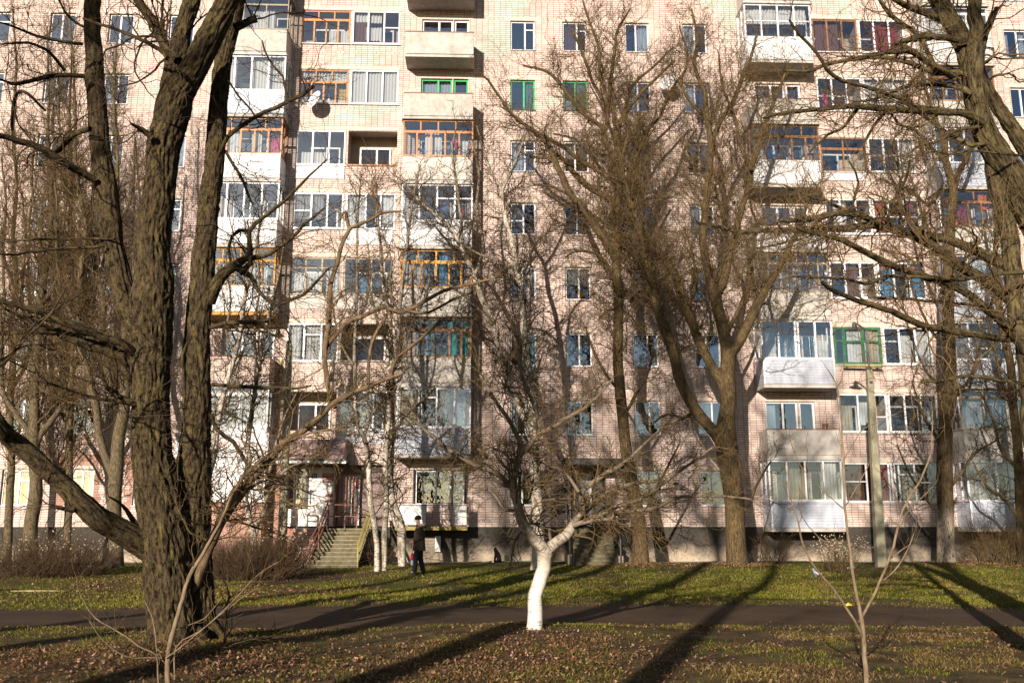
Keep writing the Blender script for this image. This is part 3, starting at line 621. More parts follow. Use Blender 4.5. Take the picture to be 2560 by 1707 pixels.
# second entrance
po2 = room_box(2.35, 3.75, ZF(7) - .02, 3.85, .5, 'loggia_wall')
d = MB().box(2.42, 3.2, .25, .30, 1.58, 3.65).build("door", M['grey_panel'], BLD); d["label"] = "pale grey steel door at the top of the shaded steps"
MB().tube([(3.1, .2, 2.5), (3.1, .2, 2.75)], .02, 6).build("handle", M['dark_metal'], d); MB().box(3.25, 3.7, .28, .32, 1.58, 3.7).build("door_panel", M['dark_metal'], d)
cn = MB().box(1.9, 4.25, -1.5, -.002, 3.92, 4.10).build("canopy", M['concrete'], BLD); MB().box(1.9, 4.25, -1.53, -1.503, 3.9, 4.14).build("canopy_edge", M['dark_metal'], cn)

# ---- the wall itself: a grid of faces round the openings, with reveals
UL, UR, ZT = -26.0, 34.0, 28.2
def build_wall():
    eps = 1e-6; us = sorted({UL, UR} | {h[0] for h in HOLES} | {h[1] for h in HOLES}); zs = sorted({1.55, ZT} | {max(1.55, h[2]) for h in HOLES} | {h[3] for h in HOLES})
    H = [h for h in HOLES]; mb = MB()
    for i in range(len(us) - 1):
        uc = (us[i] + us[i + 1]) / 2; hh = [h for h in H if h[0] < uc < h[1]]; run = None
        for j in range(len(zs) - 1):
            zc = (zs[j] + zs[j + 1]) / 2; op = any(h[2] < zc < h[3] for h in hh)
            if not op and run is None: run = zs[j]
            if (op or j == len(zs) - 2) and run is not None:
                ze = zs[j] if op else zs[j + 1]; mb.quad((us[i], 0, run), (us[i + 1], 0, run), (us[i + 1], 0, ze), (us[i], 0, ze)); run = None
    for (a, b, c, d) in H:
        e = .26
        mb.quad((a, 0, c), (a, 0, d), (a, e, d), (a, e, c)); mb.quad((b, 0, d), (b, 0, c), (b, e, c), (b, e, d)); mb.quad((a, 0, d), (b, 0, d), (b, e, d), (a, e, d)); mb.quad((b, 0, c), (a, 0, c), (a, e, c), (b, e, c))
    mb.quad((UL, 0, 1.55), (UL, 0, ZT), (UL, 12, ZT), (UL, 12, 1.55)); mb.quad((UR, 0, ZT), (UR, 0, 1.55), (UR, 12, 1.55), (UR, 12, ZT)); mb.quad((UL, 12, 1.55), (UL, 12, ZT), (UR, 12, ZT), (UR, 12, 1.55))
    mb.build("wall", M['brick'], BLD)
build_wall()
MB().box(UL - .2, UR + .2, -.25, 12.2, ZT + .002, ZT + .3).build("roof", M['concrete'], BLD)
mb = MB()                                                         # plinth, open for nothing, a little behind the wall face
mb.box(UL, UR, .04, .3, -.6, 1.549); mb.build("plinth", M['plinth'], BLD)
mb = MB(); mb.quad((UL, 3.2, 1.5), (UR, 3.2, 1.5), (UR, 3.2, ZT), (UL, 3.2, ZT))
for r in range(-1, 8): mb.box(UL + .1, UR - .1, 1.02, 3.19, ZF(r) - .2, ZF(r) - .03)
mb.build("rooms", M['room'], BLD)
MB().tube([(-9.35, -.05, 1.6), (-9.35, -.05, 8.2)], .03, 8).build("gas_pipe", M['yellow_pipe'], BLD)
mb = MB()
for c, u in enumerate(CU):
    for r in range(8):
        if (c + r) % 2 and c in (1, 2): mb.box(u + .46, u + .60, -.006, .01, ZF(r) + .42, ZF(r) + .52)
mb.build("vent_brick", M['redbrick'], BLD)

# ---- things on the facade
def sat_dish(u, z, rad, label, yaw=-.55):
    root = empty("satellite_dish", fw(u, 0, z), YAW); tag(root, label, "satellite dish", "satellite dishes on the facade")
    rings = []; n = 24
    for k in range(7):
        f = k / 6; rings.append([(rad * f * math.cos(2 * math.pi * i / n), -.02 + .14 * rad * f * f * 2, 1.08 * rad * f * math.sin(2 * math.pi * i / n)) for i in range(n)])
    rot = Matrix.Rotation(yaw, 3, 'Z') @ Matrix.Rotation(-.30, 3, 'X'); off = Vector((0, -.50, 0))
    V = [[tuple(rot @ Vector((p[0], -p[1], p[2])) + off) for p in r] for r in rings]
    Vb = [[tuple(rot @ Vector((p[0], -p[1] + .012, p[2])) + off) for p in r] for r in rings]
    MB().loft(V, cap=False).loft(Vb[::-1], cap=False).loft([V[-1], Vb[-1]], cap=False).build("reflector", M['white_panel'], root, True)
    MB().tube([tuple(off + rot @ Vector((0, .05, 0))), (0, -.25, -.12), (0, -.02, -.12)], .02, 7).box(-.06, .06, -.02, -.0, -.22, -.02).build("bracket", M['grey_panel'], root)
    f = rot @ Vector((0, -rad * 1.2, -rad * .55)) + off; MB().tube([tuple(rot @ Vector((0, .0, -rad * .95)) + off), tuple(f)], .012, 6).tube([tuple(f), tuple(f + (rot @ Vector((0, .12, .06))))], .035, 8).build("feed_horn", M['grey_panel'], root)
sat_dish(-8.35, 19.25, .40, "white satellite dish under the orange glazed loggia", -.75)
sat_dish(6.75, 20.25, .38, "white satellite dish high on the bare wall right of a curtained window", -.35)
sr = []
for k in range(10): a = math.pi / 2 + k * math.pi / 5; q = .22 if k % 2 == 0 else .09; sr.append((q * math.cos(a), q * math.sin(a)))
o = MB().loft([[(x, -.05, z) for x, z in sr], [(x, -.012, z) for x, z in sr]]).build("star_ornament", M['dark_metal'], None)
o.location = fw(8.15, 0, 18.85); o.rotation_euler = (0, 0, YAW); tag(o, "small dark five pointed star fixed to the brick between two upper windows", "ornament")
o = MB().tube([(-.85, -.30, .06), (.75, -.30, .02)], .055, 8).tube([(-.6, -.24, .05), (.7, -.24, .0)], .035, 7).box(-.7, -.66, -.25, -.01, -.03, .01).box(.6, .64, -.25, -.01, -.03, .01).build("drying_beam", M['old_board'], None)
o.location = fw(14.45, 0, ZF(5) + .78); o.rotation_euler = (0, 0, YAW); tag(o, "mossy wooden beam on brackets below the green framed loggia", "beam")
for k, (du, lab) in enumerate(((12.28, "dark flower pot on the corner of the stained open balcony parapet"), (12.42, "second dark flower pot on the stained open balcony parapet, nearer its right corner"))):
    n = 10; ring = lambda r, z: [(r * math.cos(2 * math.pi * i / n), r * math.sin(2 * math.pi * i / n), z) for i in range(n)]
    o = MB().loft([ring(.045, 0), ring(.06, .16), ring(.066, .17), ring(.066, .20), ring(.05, .20)]).build("flower_pot", M['brown_rail'], None, False)
    o.location = fw(du, 1.11, ZF(6) + .968); tag(o, lab, "flower pot", "flower pots on the balcony parapet")
    mb = MB()
    for q in range(5): mb.tube([(0, 0, .18), (U(-.03, .03), U(-.03, .03), .3), (U(-.07, .07), U(-.06, .06), .42)], [.006, .004, .002], 4)
    mb.build("stalk", M['old_board'], o)

# notices on and beside the doors
def notice(u, z, w_, h_, dep, mat, label, name="notice"):
    o = MB().box(-w_ / 2, w_ / 2, -.008, 0, 0, h_).build(name, mat, None); o.location = fw(u, -dep, z); o.rotation_euler = (0, 0, YAW); return tag(o, label, "notice")
M['plaque_red'] = mottled("brown_red_plaque", (.33, .13, .11), .1, .5, 9, .3); M['blue_sign'] = mottled("blue_sign", (.05, .07, .30), .1, .5, 9, .3); M['red_sign'] = mottled("red_sign", (.60, .06, .06), .1, .5, 9, .3)
n1 = notice(-7.32, 3.28, .46, .36, .195, M['plaque_red'], "brown red opening hours plaque with white writing on the shop door"); text("9:00-21:00", .085, (0, -.010, .14), M['white_paint'], n1, align='CENTER')
for z in (.28, .07, .03): MB().box(-.15, .15, -.011, -.009, z, z + .02).build("text_line", M['white_paint'], n1)
n2 = notice(-7.86, 3.47, .20, .17, .195, M['blue_sign'], "small blue and white square sign high on the shop door"); text("24", .13, (0, -.010, .035), M['white_paint'], n2, align='CENTER')
n3 = notice(-7.25, 2.72, .30, .12, .195, M['plaque_red'], "narrow faded red notice on the shop door, upper of two"); n4 = notice(-7.25, 2.50, .30, .12, .195, M['plaque_red'], "narrow faded red notice on the shop door, lower of two")
n5 = notice(-6.22, 3.05, .22, .34, .345, M['red_sign'], "red and white notice behind the bars beside the brown door"); MB().box(-.08, .08, -.011, -.009, .10, .24).build("text_line", M['white_paint'], n5)
# ------------------------------------------------------------------ steps and rails in front of the entrances
def steps_thing(name, label, x0, x1, yb, yt, zb, zt_, mat, nose=None, n=9, skew=0.0):
    root = empty(name, ((x0 + x1) / 2, yb, zb), 0); tag(root, label, "steps")
    mb = MB(); nm = MB(); rise = (zt_ - zb) / n; run = (yt - yb) / n; cx = (x0 + x1) / 2
    for k in range(n):
        f0 = k / n; sh = skew * (k + .5) / n; a, b = x0 - cx + sh + U(-.015, .015), x1 - cx + sh + U(-.015, .015)
        mb.box(a, b, run * k + U(-.008, .008), yt - yb, rise * k - (.4 if k == 0 else 0), rise * (k + 1) - .045 + .001 * k)
        nm.box(a - .02, b + .02, run * k - .035, run * (k + 1) + .02, rise * (k + 1) - .044, rise * (k + 1))
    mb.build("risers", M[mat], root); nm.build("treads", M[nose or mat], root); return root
yt = WALL_Y - 1.35 - .2
g1 = tz(-6.1, 32.4)
st = steps_thing("concrete_steps", "mossy concrete flight of steps up to the brown entrance door", -6.95, -5.35, 32.6, yt, g1 - .02, 1.50, 'shaded_riser', 'steps', n=10, skew=-.02)
MB().box(-.95, .85, yt - 32.6 + .002, WALL_Y - 32.6 - .1, -.3, 1.52 - g1).build("landing", M['steps'], st)
g2 = tz(-7.7, 32.8)
st2 = steps_thing("brick_steps", "red tiled steps with pale nosings up to the white shop door", -7.85, -7.0, 32.8, yt, g2 - .02, 1.50, 'red_steps', 'pale_concrete', n=10, skew=-.35)
MB().box(-1.25, .40, yt - 32.8 + .002, WALL_Y - 32.8 - .12, -.3, 1.515 - g2).build("landing", M['red_steps'], st2)
def railing(name, label, pts, hs, mat, posts=True, w=.05, h=.035):
    root = empty(name, pts[0]); tag(root, label, "railing"); p0 = Vector(pts[0]); L = [Vector(p) - p0 for p in pts]
    for hh in hs:
        mb = MB()
        for a, b in zip(L[:-1], L[1:]): mb.beam(a + Vector((0, 0, hh)), b + Vector((0, 0, hh)), w, h)
        mb.build("handrail", mat, root)
    for a in L: MB().beam(Vector(a) - Vector((0, 0, .05)), Vector(a) + Vector((0, 0, max(hs))), .045, .045).build("post", mat, root)
    return root
xa = -6.97
railing("stair_railing", "brown painted double rail between the red tiled and the concrete steps", [(xa, 32.55, g1), (xa + .0, 34.0, g1 + .55), (xa - .03, yt, 1.5)], (.38, .68, .95), M['brown_rail'])
railing("stair_railing", "brown level rail along the landing by the barred partition", [(xa, yt + .05, 1.53), (-6.35, yt + .10, 1.53), (-5.9, yt + .14, 1.53)], (.42, .85), M['brown_rail'])
railing("stair_railing", "mossy wooden rail on the outer side of the concrete steps", [(-5.30, 32.5, g1), (-5.34, yt - .2, 1.45)], (.45, .80), M['old_board'], w=.10, h=.05)
railing("stair_railing", "pale latticed rail at the outer end of the shop landing", [(-8.55, yt + .1, 1.52), (-8.15, yt + .1, 1.52)], (.15, .40, .65, .88), M['wood_grey'])
# flight to the second entrance, its shade put into the dark step colour
g3 = tz(2.9, 33.0)
s2 = steps_thing("entrance_steps", "mossy steps with painted-in shade up to the grey door in the middle of the wall", 2.25, 3.75, 33.4, WALL_Y - 1.0, g3 - .02, 1.5, 'shaded_riser', 'shaded_riser', n=9)
MB().box(-.75, .75, WALL_Y - 1.0 - 33.4 + .002, WALL_Y - 33.4 + .05, -.3, 1.52 - g3).build("landing", M['steps'], s2)
MB().box(-.95, -.78, .2, WALL_Y - 33.4, -.4, .35).box(.78, .95, .2, WALL_Y - 33.4, -.4, .35).build("side_wall", M['plinth'], s2)
railing("stair_railing", "thin grey rail on the left of the dark steps", [(2.15, 33.5, g3), (2.15, WALL_Y - .95, 1.5)], (.9,), M['dark_metal'], w=.035)
railing("stair_railing", "thin grey rail on the right of the dark steps", [(3.85, 33.5, g3), (3.85, WALL_Y - .95, 1.5)], (.5, .9), M['dark_metal'], w=.035)
# paved strip at the foot of the wall
V = []; xs = np.linspace(-26, 34, 121)
mb = MB()
for a, b in zip(xs[:-1], xs[1:]):
    p = [fw(a, .9), fw(b, .9), fw(b, -.1), fw(a, -.1)]; mb.quad(*[(q.x, q.y, tz(q.x, q.y) + .012) for q in p])
o = mb.build("pavement", M['pale_concrete'], None); tag(o, kind="structure")

# ------------------------------------------------------------------ street lamps
def street_lamp(base, top_px, Y, arm_px, label, lean=0.0, r0=.16, r1=.10):
    p0 = Vector(base); t = Vector(at(*top_px, Y)); root = empty("street_lamp", p0); tag(root, label, "street lamp", "concrete street lamps by the wall")
    q = t - p0; mb = MB(); ring = lambda c, s: [(c[0] + s * a, c[1] + s * b, c[2]) for a, b in ((-.8, -1), (.8, -1), (1, -.8), (1, .8), (.8, 1), (-.8, 1), (-1, .8), (-1, -.8))]
    mb.loft([ring((q.x * f, q.y * f, q.z * f - (.3 if f == 0 else 0)), r0 + (r1 - r0) * f) for f in (0, .25, .5, .75, 1)]).build("pole", M['conc_pole'], root)
    MB().tube([q - Vector((0, 0, .55)), q + Vector((0, 0, .12))], r1 * .95, 10).tube([q - Vector((0, 0, .5)), q - Vector((0, 0, .42))], r1 * 1.25, 10).build("sleeve", M['dark_metal'], root)
    pts = [q] + [Vector(at(*p, Y)) - p0 for p in arm_px]; MB().tube(pts, .035, 8).build("arm", M['dark_metal'], root)
    e = pts[-1]; n = 14; rg = lambda r, z, dx: [(e.x + dx + r * math.cos(2 * math.pi * i / n), e.y + r * math.sin(2 * math.pi * i / n), e.z + z) for i in range(n)]
    MB().loft([rg(.03, .02, 0), rg(.07, -.02, .0), rg(.09, -.16, .0), rg(.10, -.2, .0), rg(.25, -.26, 0), rg(.25, -.275, 0), rg(.2, -.27, 0)]).build("lamp_head", M['dark_metal'], root)
M['conc_pole'] = mottled("mossy_concrete_pole", (.27, .25, .175), .18, .9, 5, .2, bump=.3, dirt=(.14, .14, .06), dirt_amt=.5)
b = gnd(2024, 1302)
street_lamp(b, (1996, 850), b.y, [(1993.5, 775), (1990, 760), (1975, 748), (1962, 741)], "tall concrete lamp post before the burgundy curtained loggia", r0=.17, r1=.10)
street_lamp(Vector((-8.05, 33.2, tz(-8.05, 33.2))), (664, 790), 33.2, [(664, 768), (658, 757), (646, 752), (639, 755)], "mossy concrete lamp post before the white shop front", r0=.13, r1=.10)

# ------------------------------------------------------------------ person, cat, pigeons
def skin_body(name, nodes, edges, mat, parent=None, sub=2, root=0):
    me = bpy.data.meshes.new(name); me.from_pydata([n[:3] for n in nodes], edges, []); o = bpy.data.objects.new(name, me); COL.objects.link(o)
    o.modifiers.new("skin", 'SKIN').use_smooth_shade = True
    sv = me.skin_vertices[0].data if me.skin_vertices else None
    if sv is None: me.attributes; 
    for i, n in enumerate(nodes):
        r = n[3]; sv[i].radius = (r, n[4] if len(n) > 4 else r); sv[i].use_root = (i == root)
    s = o.modifiers.new("sub", 'SUBSURF'); s.levels = sub; s.render_levels = sub; me.materials.append(mat)
    if parent: o.parent = parent
    return o
def cloth(name, c, rough=.9): return mottled(name, c, .25, rough, 18, .15, bump=.2, dirt_amt=0)
M['skin'] = mottled("skin", (.52, .27, .19), .06, .55, 12, .3, dirt_amt=0); M['coat'] = cloth("dark_brown_coat", (.055, .04, .034)); M['trousers'] = cloth("dark_navy_trousers", (.022, .02, .03)); M['hat'] = cloth("black_knit_hat", (.012, .011, .012))
M['fur'] = cloth("tan_fur_trim", (.55, .42, .30)); M['red_cloth'] = cloth("red_bag", (.42, .03, .045)); M['grey_cloth'] = cloth("grey_bag", (.32, .36, .42))
b = gnd(962, 1319); PR = empty("person", b); tag(PR, "person in dark brown hooded coat and black hat walking past the balcony", "person")
# facing -X, +Y is away from the camera; the leading leg (left foot forward) is the near one
J = [(0, 0, .95, .15, .13), (.0, 0, 1.10, .14, .16), (-.01, 0, 1.28, .13, .18), (-.02, 0, 1.42, .10, .13), (-.04, 0, 1.50, .055), (-.06, 0, 1.58, .07, .065), (-.075, 0, 1.66, .085, .075), (-.07, 0, 1.72, .06, .055),
     (-.02, -.19, 1.39, .06), (.06, -.23, 1.13, .05), (-.13, -.20, 1.02, .038), (-.19, -.17, 1.00, .034), (-.24, -.16, .985, .022),
     (-.02, .19, 1.39, .06), (.03, .24, 1.12, .05), (-.10, .21, .95, .038), (-.15, .20, .90, .034), (-.18, .20, .86, .022),
     (.0, -.09, .88, .095), (-.10, -.10, .50, .062), (-.13, -.10, .10, .042), (-.24, -.10, .04, .035),
     (.0, .09, .88, .095), (.03, .10, .50, .062), (.12, .10, .11, .042), (.03, .10, .04, .035)]
E_ = [(0, 1), (1, 2), (2, 3), (3, 4), (4, 5), (5, 6), (6, 7), (3, 8), (8, 9), (9, 10), (10, 11), (11, 12), (3, 13), (13, 14), (14, 15), (15, 16), (16, 17), (0, 18), (18, 19), (19, 20), (20, 21), (0, 22), (22, 23), (23, 24), (24, 25)]
for (wr, sgn) in ((11, 1), (16, -1)):                                  # five fingers on each hand
    w0 = Vector(J[wr][:3])
    for k, (dz, dy, ln) in enumerate(((.028, -.012, .045), (.016, -.018, .075), (.002, -.02, .082), (-.012, -.018, .076), (-.024, -.012, .06))):
        i = len(J); a = w0 + Vector((-.035 if k else -.01, dy * .6, dz)); c = a + Vector((-ln * .6, dy * .3, dz * .3)); e = c + Vector((-ln * .25, .012, -.03))
        J += [(*a, .011), (*c, .0095), (*e, .008)]; E_ += [(wr, i), (i, i + 1), (i + 1, i + 2)]
BODY = skin_body("body", J, E_, M['skin'], PR)
mb = MB(); n = 12; H0_ = Vector((-.075, 0, 1.655))                      # face details, hair under the hat
def ell(c, rx, ry, rz, name, mat, k=10, m=7):
    rg = []
    for i in range(m): a = -math.pi / 2 + math.pi * (i + .02) / (m - 1 + .04); rg.append([(c[0] + rx * math.cos(a) * math.cos(2 * math.pi * j / k), c[1] + ry * math.cos(a) * math.sin(2 * math.pi * j / k), c[2] + rz * math.sin(a)) for j in range(k)])
    return MB().loft(rg).build(name, mat, PR, True)
ell((-.165, 0, 1.635), .022, .014, .028, "nose", M['skin']); ell((-.150, 0, 1.590), .012, .022, .006, "mouth", M['red_cloth'])
for s in (-1, 1): ell((-.150, s * .032, 1.665), .008, .011, .008, "eye", M['hat']); ell((-.07, s * .078, 1.64), .022, .010, .032, "ear", M['skin'])
ring = lambda c, rx, ry, k=16: [(c[0] + rx * math.cos(2 * math.pi * i / k), c[1] + ry * math.sin(2 * math.pi * i / k), c[2]) for i in range(k)]
MB().loft([ring((-.065, 0, 1.675), .108, .095), ring((-.065, 0, 1.70), .112, .098), ring((-.06, 0, 1.75), .106, .092), ring((-.05, 0, 1.80), .075, .065), ring((-.045, 0, 1.815), .02, .02)]).build("hat", M['hat'], PR, True)
MB().loft([ring((.0, 0, .72), .19, .245), ring((.0, 0, .74), .205, .26), ring((-.005, 0, .95), .185, .235), ring((-.005, 0, 1.12), .175, .225), ring((-.01, 0, 1.30), .17, .235), ring((-.01, 0, 1.41), .125, .19), ring((-.025, 0, 1.49), .085, .10), ring((-.03, 0, 1.53), .085, .09)]).build("coat", M['coat'], PR, True)
mb = MB()
for idx in ((8, 9, 10), (13, 14, 15)):
    P = [Vector(J[i][:3]) for i in idx]; a = P[2] + (P[2] - P[1]).normalized() * .03; mb.tube([P[0] + Vector((0, 0, .02)), P[0].lerp(P[1], .5), P[1], P[1].lerp(P[2], .5), a], [.095, .085, .078, .068, .062], 12)
mb.build("sleeve", M['coat'], PR, True)
ht = [(.03 + .125 * math.cos(a), .14 * math.sin(a), 1.50 + .02 * math.cos(a)) for a in np.linspace(-2.2, 2.2, 13)]
MB().tube(ht, [.02] + [.045] * 11 + [.02], 8).build("hood_trim", M['fur'], PR, True); MB().loft([ring((.07, 0, 1.40), .10, .13), ring((.09, 0, 1.46), .12, .14), ring((.075, 0, 1.53), .09, .12)]).build("hood", M['coat'], PR, True)
mb = MB()
for idx in ((18, 19, 20), (22, 23, 24)):
    P = [Vector(J[i][:3]) for i in idx]; mb.tube([P[0] + Vector((0, 0, -.02)), P[0].lerp(P[1], .5), P[1], P[1].lerp(P[2], .5), P[2] + Vector((0, 0, .01))], [.118, .10, .085, .075, .078], 12)
mb.build("trousers", M['trousers'], PR, True)
mb = MB()
for (ax, ay, az) in (J[20][:3], J[24][:3]):
    mb.loft([[(ax - .07 + dx * sc, ay + dy * sc, z) for dx, dy in ((-.14, -.03), (-.14, .03), (-.08, .05), (.10, .045), (.13, .02), (.13, -.02), (.10, -.045), (-.08, -.05))] for z, sc in ((.0, 1.0), (.03, 1.05), (.07, .92))]); mb.tube([(ax, ay, .05), (ax, ay, .2)], [.062, .068], 10)
mb.build("boot", M['rubber'], PR, True)
bg = empty("carrier_bag", b + Vector((-.20, -.14, .28))); tag(bg, "narrow red and grey bag hanging in front of the person's knees", "bag")
sq = lambda r, z: [(r * .9 * math.cos(2 * math.pi * (i + .5) / 8), r * 1.2 * math.sin(2 * math.pi * (i + .5) / 8), z) for i in range(8)]
MB().loft([sq(.045, .17), sq(.062, .19), sq(.06, .26), sq(.05, .275), sq(.058, .29), sq(.05, .36), sq(.02, .38)]).build("upper_bag", M['red_cloth'], bg, True); MB().loft([sq(.03, 0), sq(.05, .02), sq(.052, .10), sq(.043, .168)]).build("lower_bag", M['grey_cloth'], bg, True)
MB().tube([(0, 0, .37), (.005, .1, .5), (.02, .30, .60)], .006, 5).build("strap", M['rubber'], bg)

c = gnd(1138, 1291); c.y = min(c.y, WALL_Y - .55); c.z = tz(c.x, c.y); CT = empty("cat", c + Vector((.05, 0, 0))); CT.scale = (1.12, 1.12, 1.12); tag(CT, "black cat with a white paw sitting at the foot of the wall", "cat")
N_ = [(.10, 0, .11, .115), (.06, 0, .22, .105), (.0, 0, .31, .085), (-.035, 0, .385, .06), (-.06, 0, .435, .068, .06), (-.115, 0, .425, .034, .032),
      (-.05, -.05, .22, .036), (-.075, -.055, .12, .028), (-.08, -.055, .03, .024), (-.12, -.055, .012, .020), (-.03, .06, .22, .036), (-.05, .06, .12, .028), (-.055, .06, .03, .024), (-.095, .06, .012, .020),
      (.07, -.10, .10, .07), (-.01, -.115, .04, .03), (-.07, -.115, .014, .021), (.07, .10, .10, .07), (-.01, .115, .04, .03), (-.07, .115, .014, .021),
      (.14, .02, .04, .03), (.02, .14, .025, .022), (-.16, .10, .022, .02), (-.27, .08, .025, .017),
      (-.045, -.04, .49, .018), (-.04, -.048, .52, .007), (-.045, .04, .49, .018), (-.04, .048, .52, .007)]
skin_body("body", N_, [(0, 1), (1, 2), (2, 3), (3, 4), (4, 5), (2, 6), (6, 7), (7, 8), (8, 9), (2, 10), (10, 11), (11, 12), (12, 13), (0, 14), (14, 15), (15, 16), (0, 17), (17, 18), (18, 19), (0, 20), (20, 21), (21, 22), (22, 23), (4, 24), (24, 25), (4, 26), (26, 27)], M['black'], CT)
rg = [[(-.125 + .05 * f * math.cos(2 * math.pi * i / 9) , -.055 + .027 * f * math.sin(2 * math.pi * i / 9), z) for i in range(9)] for f, z in ((.8, .0), (1, .012), (.9, .03), (.4, .042))]
MB().loft(rg).build("paw", M['white_paint'], CT, True)

def pigeon(px, py, rz, label):
    p = gnd(px, py); root = empty("pigeon", p, rz); tag(root, label, "pigeon", "pigeons on the lawn")
    N = [(-.10, 0, .13, .035, .03), (-.02, 0, .14, .062, .055), (.06, 0, .165, .06, .055), (.10, 0, .22, .034), (.115, 0, .265, .028), (.145, 0, .262, .008), (-.21, 0, .10, .022, .012), (.02, -.03, .08, .012), (.02, -.03, .012, .007), (.055, -.03, .006, .006), (.02, .03, .08, .012), (.02, .03, .012, .007), (.055, .03, .006, .006)]
    skin_body("body", N, [(0, 1), (1, 2), (2, 3), (3, 4), (4, 5), (0, 6), (1, 7), (7, 8), (8, 9), (1, 10), (10, 11), (11, 12)], M['pigeon'], root, root=1)
    mb = MB()
    for s in (-1, 1): mb.loft([[(x, s * (.058 + .01 * math.cos(a)), z + .035 * math.sin(a)) for a in np.linspace(0, 2 * math.pi, 7)[:-1]] for x, z in ((.06, .165), (.0, .155), (-.09, .135), (-.17, .115))])
    mb.build("wing", M['pigeon_wing'], root, True)
M['pigeon'] = mottled("pigeon_grey", (.22, .24, .28), .2, .7, 30, .2, dirt_amt=0); M['pigeon_wing'] = mottled("pigeon_wing_grey", (.36, .38, .42), .2, .7, 25, .2, dirt_amt=0)
pigeon(1875, 1326, 2.0, "grey pigeon on the lawn left of the white seeded bush"); pigeon(1958, 1313, .6, "grey pigeon at the foot of the white seeded bush")
# ------------------------------------------------------------------ ground, path, grass, leaves
def ground_mat():
    g = NG("lawn_soil"); co = g.coord(); a = g.noise(co, .42, 6, .62, .4); b = g.noise(co, 2.2, 6, .65); c = g.noise(co, 40, 4, .7); d = g.noise(g.mapping(co, (1, 1, 1), (31, 7, 0)), 9, 5, .7)
    soil = g.ramp(c, [(.3, (.020, .014, .009)), (.7, (.072, .048, .030))]); dry = g.ramp(c, [(.3, (.075, .05, .024)), (.7, (.18, .125, .06))]); grn = g.ramp(c, [(.3, (.045, .055, .008)), (.7, (.135, .145, .022))])
    sp = g.n("ShaderNodeSeparateXYZ"); g.l(co, sp.inputs[0])
    far = g.n("ShaderNodeMapRange"); g.l(sp.outputs[1], far.inputs[0]); far.inputs[1].default_value = 16; far.inputs[2].default_value = 22
    lawn = g.math('MULTIPLY', g.ramp(a, [(.36, 0.0), (.56, 1.0)]), g.math('ADD', .15, g.math('MULTIPLY', far.outputs[0], .85)))
    k = g.mix(g.ramp(b, [(.42, 0.0), (.62, 1.0)]), soil, dry); k = g.mix(lawn, k, grn); k = g.mix(g.ramp(d, [(.55, 0.0), (.75, .6)]), k, soil)
    g.bsdf(k, .98, g.bump(g.math('ADD', c, d), .7, .05), .1); return g.m
def path_mat():
    g = NG("worn_earth_path"); co = g.coord(); a = g.noise(co, .8, 6, .65); c = g.noise(co, 55, 4, .7)
    k = g.ramp(c, [(.3, (.038, .023, .013)), (.75, (.115, .073, .044))]); k = g.mix(g.ramp(a, [(.40, 0.0), (.65, .7)]), k, (.030, .019, .011))
    g.bsdf(k, .95, g.bump(c, .5, .015), .15); return g.m
def sheet(x0, x1, nx, y0, y1, ny, dz=0.0):
    X, Y = np.meshgrid(np.linspace(x0, x1, nx), np.linspace(y0, y1, ny)); Z = terrain(X, Y) + dz; V = np.stack([X, Y, Z], -1).reshape(-1, 3)
    i = np.arange(nx - 1)[None, :] + np.arange(ny - 1)[:, None] * nx; return V, np.stack([i, i + 1, i + nx + 1, i + nx], -1).reshape(-1, 4)
V1, Q1 = sheet(-40, 40, 321, 4, 44, 321)
rr = np.random.default_rng(3)
V1[:, 2] += .035 * (vnoise(V1 * np.array([1.4, 1.4, 0]) + 3) - .5) + .02 * (vnoise(V1 * np.array([5, 5, 0]) + 9) - .5)
GROUND = np_mesh("ground", V1, Q1, mat=ground_mat(), smooth=True); tag(GROUND, kind="structure")
mb = MB(); F_ = [(-400, 400, -300, 3.98), (-400, -39.98, 3.98, 500), (39.98, 400, 3.98, 500), (-39.98, 39.98, 43.98, 500)]
for a, b, c, d in F_: mb.quad((a, c, -.02), (b, c, -.02), (b, d, -.02), (a, d, -.02))
tag(mb.build("terrain", GROUND.data.materials[0]), kind="structure")
xs = np.linspace(-40, 40, 321); ea, eb = path_edges(xs); N1 = lambda f, o, a: (vnoise(np.stack([xs * f, xs * 0 + o, xs * 0], 1)) - .5) * a
wob = N1(.9, 0, .8) + N1(3.5, 9, .45); wob2 = N1(.8, 5, .9) + N1(3.1, 7, .5)
PV = []
for f in np.linspace(0, 1, 15):
    y = (ea + wob) * (1 - f) + (eb + wob2) * f; PV.append(np.stack([xs, y, terrain(xs, y) + .03 - .028 * abs(2 * f - 1) ** 3], 1))
V = np.concatenate(PV); i = np.arange(320)[None, :] + np.arange(14)[:, None] * 321
tag(np_mesh("path", V, np.stack([i, i + 1, i + 322, i + 321], -1).reshape(-1, 4), mat=path_mat(), smooth=True), kind="structure")
# side path on the left that leads to the steps
ys = np.linspace(0, 1, 60); cxp = -13 + 9.5 * ys ** .8; cyp = 24.2 + 7.6 * ys ** 2.2
A = np.stack([cxp - .25 * 0, cyp - .75, terrain(cxp, cyp - .75) + .012], 1); B = np.stack([cxp, cyp + .75, terrain(cxp, cyp + .75) + .012], 1); mid = (A + B) / 2; mid[:, 2] = terrain(mid[:, 0], mid[:, 1]) + .03
cxl = np.linspace(-36, -13, 40); A0 = np.stack([cxl, 23.45 + 0 * cxl, terrain(cxl, 23.45 + 0 * cxl) + .012], 1); B0_ = np.stack([cxl, 24.95 + 0 * cxl, terrain(cxl, 24.95 + 0 * cxl) + .012], 1); m0 = (A0 + B0_) / 2; m0[:, 2] += .018
A, B, mid = (np.concatenate([p, q]) for p, q in ((A0, A), (B0_, B), (m0, mid))); n = len(A); i = np.arange(n - 1)
